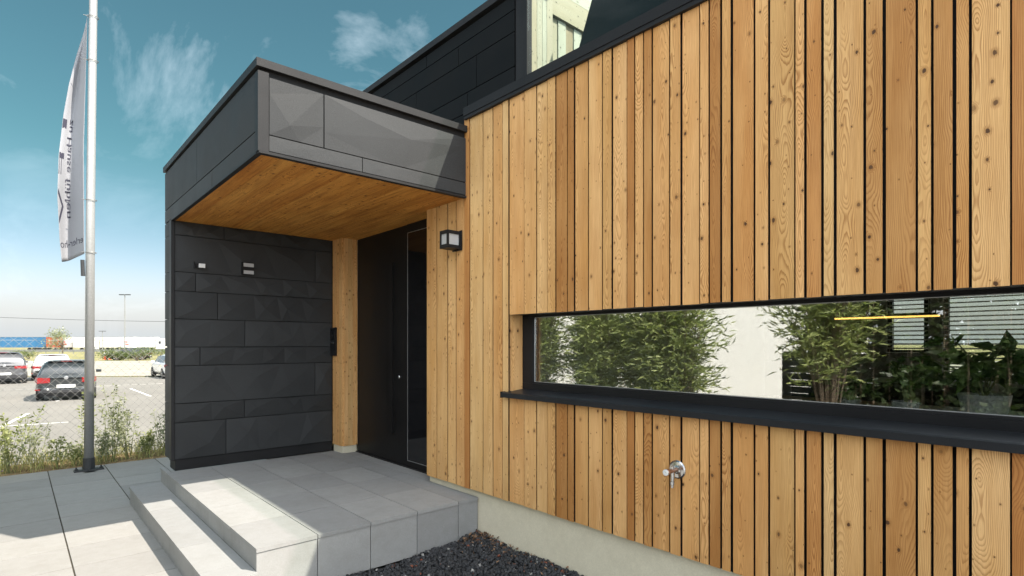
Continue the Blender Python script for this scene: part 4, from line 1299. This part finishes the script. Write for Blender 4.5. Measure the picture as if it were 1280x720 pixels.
# guard rail
gr = thing("guard_rail", "long pale steel guard rail in front of the parked trucks", "guard rail", fr(120, -95, -.48))
b = MB(); U = RT
for k_, (z, dd) in enumerate(((.42, .04), (.52, 0), (.62, .04), (.72, 0), (.82, .04))):
    b.obox(tuple(FW * dd + U * 10 + Vector((0, 0, z))), (95, .025, .045), (U, FW, (0, 0, 1)))
b.build("beam", M["galv"], gr)
for q in range(-20, 31):
    b = MB(); b.obox(tuple(U * q * 3.0 + FW * .12 + Vector((0, 0, .4))), (.05, .05, .4), (U, FW, (0, 0, 1))); b.build("post", M["galv"], gr)
# lamp masts
def mast(f_, px_, h, label):
    t_ = thing("street_lamp", label, "street lamp", fr(f_, (px_ - 640) / 693 * f_, -.48), 0, "lamp masts over the truck park")
    b = MB(); b.tube([(0, 0, 0), (0, 0, h)], [.11, .07], 10); b.build("mast", M["galv"], t_)
    for s_ in (-1, 1):
        b = MB(); b.obox(tuple(RT * s_ * .5 + Vector((0, 0, h + .05))), (.38, .18, .07), (RT, FW, (0, 0, 1))); b.build("lamp_head", M["polebase"], t_, bevel=.02)
mast(92, 156, 10.2, "tall twin-headed lamp mast rising right of the flagpole")
mast(150, 128, 5.5, "short distant mast just right of the flagpole")
# trucks
def truck(f_, px0, px1, body, label, stripe=None, cab=False, cabside=1):
    r0, r1 = (px0 - 640) / 693 * f_, (px1 - 640) / 693 * f_
    Lh = (r1 - r0) / 2
    t_ = thing("parked_truck" if cab else "truck_trailer", label, "truck" if cab else "trailer", fr(f_, (r0 + r1) / 2, -.48), 0, "trucks parked along the horizon")
    t_.rotation_euler.z = math.atan2(RT.y, RT.x)
    b = MB(); b.box(-Lh, Lh, -1.25, 1.25, 1.15, 4.0)
    n_ = max(2, int(Lh * 2 / 1.2))
    for q in range(n_ + 1): b.box(-Lh + 2 * Lh * q / n_ - .03, -Lh + 2 * Lh * q / n_ + .03, -1.28, -1.251, 1.15, 4.0)
    b.build("box_body", body, t_)
    b = MB(); b.box(-Lh, Lh, -1.28, 1.28, 4.005, 4.08); b.box(-Lh, Lh, -1.28, 1.28, 1.0, 1.145); b.build("frame", M["galv"], t_)
    for q in range(3):
        for s_ in (-1, 1):
            b = MB(); b.lathe((Lh - 2.0 - q * 1.3, s_ * 1.0, .5), [(.2, -.15), (.5, -.15), (.5, .15), (.2, .15)], 18, (0, 1, 0)); b.build("wheel", M["tyre"], t_)
    if stripe:
        b = MB(); b.box(-Lh * .7, Lh * .1, -1.30, -1.285, 2.5, 2.8); b.box(-Lh * .5, Lh * .3, -1.30, -1.285, 1.9, 2.15); b.build("side_stripe", stripe, t_)
    if cab:
        b = MB(); x = cabside * (Lh + 1.35)
        b.shape([(x - .95, -1.2, .6), (x + .95, -1.2, .6), (x + .95, 1.2, .6), (x - .95, 1.2, .6), (x - .95, -1.2, 3.7), (x + .70, -1.2, 3.6), (x + .70, 1.2, 3.6), (x - .95, 1.2, 3.7)],
                [(3, 2, 1, 0), (4, 5, 6, 7), (0, 1, 5, 4), (1, 2, 6, 5), (2, 3, 7, 6), (3, 0, 4, 7)])
        b.build("cab", M["twhite"], t_, bevel=.08)
        b = MB(); b.box(x - .1, x + .6, -1.22, -1.205, 2.1, 2.9); b.build("cab_window", M["cglass"], t_)
        for s_ in (-1, 1):
            b = MB(); b.lathe((x, s_ * 1.0, .5), [(.2, -.15), (.5, -.15), (.5, .15), (.2, .15)], 18, (0, 1, 0)); b.build("wheel", M["tyre"], t_)
    return t_
M["tblue"] = simple("blue_tarpaulin", (.03, .14, .28), .5, var=.08, scale=.8)
M["torange"] = simple("orange_tarpaulin", (.42, .055, .012), .5, var=.2, scale=.8)
M["twhite"] = simple("white_tarpaulin", (.78, .77, .74), .6, var=.06, scale=.6)
M["tcream"] = simple("cream_tarpaulin", (.74, .70, .58), .6, var=.06, scale=.6)
M["tred"] = simple("red_print", (.66, .06, .04), .5)
truck(157, -20, 61, M["tblue"], "long blue curtain-sided trailer on the horizon at the left edge")
truck(155, 62.5, 74, M["torange"], "short orange-red trailer beside the blue trailer")
truck(159, 77, 94, M["twhite"], "white trailer with red stripes behind the small tree", M["tred"])
truck(158, 96, 126, M["twhite"], "white box trailer partly hidden behind the flagpole")
truck(158, 129, 152, M["tcream"], "cream truck with a white cab left of the tall lamp mast", None, True, -1)
truck(156, 156, 170, M["twhite"], "white trailer with red stripes right of the tall lamp mast", M["tred"])
truck(158, 174, 196, M["twhite"], "white truck with its cab turned right, near the black wall", None, True, 1)
# overhead cable
cb = thing("power_line", "overhead cable on two wooden poles crossing above the truck park", "power line", fr(150, 0, -.48))
zf = lambda f_, y: 2.07 + (430 - y) / 693 * f_
b = MB(); pts = []
for q in range(41):
    px_ = -160 + 460 * q / 40
    pts.append(tuple(RT * ((px_ - 640) / 693 * 150) + Vector((0, 0, zf(150, 397 + (px_) * 6 / 205 + .0006 * (px_ - 70) ** 2 * -.1)))))
b.tube(pts, .05, 5); b.build("cable", M["polebase"], cb)
for px_ in (-160, 300):
    b = MB(); e = RT * ((px_ - 640) / 693 * 150); b.tube([tuple(e), tuple(e + Vector((0, 0, 10)))], [.16, .1], 8); b.build("pole", M["bark"], cb)
# warning posts by the far car
for q, px_ in enumerate((131, 136)):
    t_ = thing("marker_post", ["orange and white marker post, left of the pair beside the far dark car", "orange and white marker post nearest the far dark car"][q], "marker", fr(74, (px_ - 640) / 693 * 74, -.48), 0, "marker posts on the verge")
    b = MB(); b.lathe((0, 0, .06), [(.14, 0), (.14, .45)], 10); b.lathe((0, 0, 0), [(.28, 0), (.28, .058)], 12); b.build("lower_body", M["torange"], t_)
    b = MB(); b.lathe((0, 0, .512), [(.14, 0), (.14, .3), (.05, .4)], 10); b.build("upper_body", M["twhite"], t_)

# ================================================================== WHAT THE WINDOW MIRRORS (stands behind the camera)
def shrub(loc, r, h, nl, L, W, m, label, seed, name="willow_shrub", grp="shrubs mirrored in the window", foot=.1, loose=.42, low=.12):
    rs = np.random.default_rng(seed)
    t_ = thing(name, label, "shrub", loc, 0, grp)
    b = MB(); cs = []; ds = []
    ns = 46
    for i in range(ns):
        a = rs.uniform(0, 6.283); q = r * math.sqrt(rs.uniform(0, 1)); hh = h * rs.uniform(.5, 1.0)
        tip = np.array([math.cos(a) * q, math.sin(a) * q, hh]); mid = np.array([tip[0] * max(.45, foot), tip[1] * max(.45, foot), hh * .6]); ft = np.array([tip[0] * foot, tip[1] * foot, 0])
        b.tube([(tip[0] * foot, tip[1] * foot, 0), tuple(mid), tuple(tip)], [.012, .008, .003], 4)
        for j in range(nl // ns):
            f_ = rs.uniform(.12, 1.0)
            c_ = ft * (1 - f_) ** 2 + 2 * mid * f_ * (1 - f_) + tip * f_ ** 2
            aa = rs.uniform(0, 6.283)
            # side twigs: a handful of leaves share one twig so that the crown breaks into sprays
            if j % 9 == 0:
                f0 = rs.uniform(low, 1.0); a0 = rs.uniform(0, 6.283); up_ = rs.uniform(-.1, .9); tl_ = loose * rs.uniform(.3, 1.0)
                tw = np.array([math.cos(a0), math.sin(a0), up_])
                c0 = ft * (1 - f0) ** 2 + 2 * mid * f0 * (1 - f0) + tip * f0 ** 2
            q_ = (j % 9) / 8
            o_ = np.array([math.cos(aa), math.sin(aa), rs.uniform(-.3, .5)])
            cs.append(c0 + tw * tl_ * q_ - np.array([0, 0, .25 * tl_ * q_ * q_])); ds.append(tw * 1.1 + o_ * .8 - np.array([0, 0, .35 * q_]))
    b.build("stem", M["bark"], t_)
    n = len(cs)
    quads("foliage", leaves(np.array(cs), np.array(ds), rs.uniform(.6, 1.2, n) * L, W, bend=.35), M[m], t_)
HS = ["first", "second", "third", "fourth", "fifth", "sixth", "seventh"]
for q, (x, y, h_, rr_, nl_) in enumerate(((-3.0, 9.7, 3.2, .8, 7500), (-2.7, 8.75, 3.7, .6, 8000), (-3.3, 7.9, 2.5, .7, 7000), (-2.7, 7.1, 3.6, .62, 9000), (-3.2, 6.35, 2.35, .6, 6500), (-2.75, 5.65, 3.7, .60, 9500), (-2.6, 5.15, 2.6, .42, 5000))):
    shrub((x, y, 0), rr_, h_, nl_, .15, .015, "willow", HS[q] + " willow-leaved shrub from the left in the loose hedge mirrored in the window", 61 + q, loose=.55)
shrub((-3.0, 3.0, 0), .62, 3.3, 4200, .15, .014, "willow", "lone loose-crowned willow-leaved shrub mirrored right of the white wall reflection", 69, foot=.05, loose=.6, low=.52)
for q, y in enumerate((2.75, 1.75, .75, -.35, -1.5)):
    shrub((-4.2, y, 0), .95, 3.9, 9000, .13, .034, "dark_leaf", HS[q] + " dark evergreen shrub in the row mirrored at the right of the window", 70 + q, "evergreen_shrub", "evergreens facing the house", .85, .3)
bf = thing("board_fence", "low dark grey board fence mirrored under the white wall in the window", "fence", (-5.0, 2.0, 0))
for q, y in enumerate((-2.4, -.8, .8, 2.4)):
    b = MB(); b.box(-.05, .05, y - .05, y + .05, 0, 1.45); b.build("post", M["bfence"], bf)
b = MB()
for q in range(11): b.box(.052, .075, -2.5, 2.46, .04 + q * .126, .04 + q * .126 + .118)
b.build("boards", M["bfence"], bf)
nh = thing("neighbour_house", "plain white rendered house mirrored bright in the middle of the window", "house", (-8.0, 8.0, 0), R(-33))
b = MB(); b.box(-6, 0, -4.2, 8, 0, 4.6); b.build("wall", M["plaster"], nh)
b = MB(); b.box(-6.2, .2, -4.4, 8.2, 4.602, 4.85); b.build("roof", M["trim"], nh)
for y0 in (1.2, 4.2):
    b = MB(); b.box(.002, .03, y0, y0 + 1.3, 1.0, 2.3); wq = b.build("window", M["frame"], nh)
    b = MB(); b.box(.031, .036, y0 + .06, y0 + 1.24, 1.06, 2.24); b.build("pane", M["cglass"], wq)

# children of Empties built in world units keep their place: sub-parts of house parts inherit its offset
bpy.context.view_layer.update()
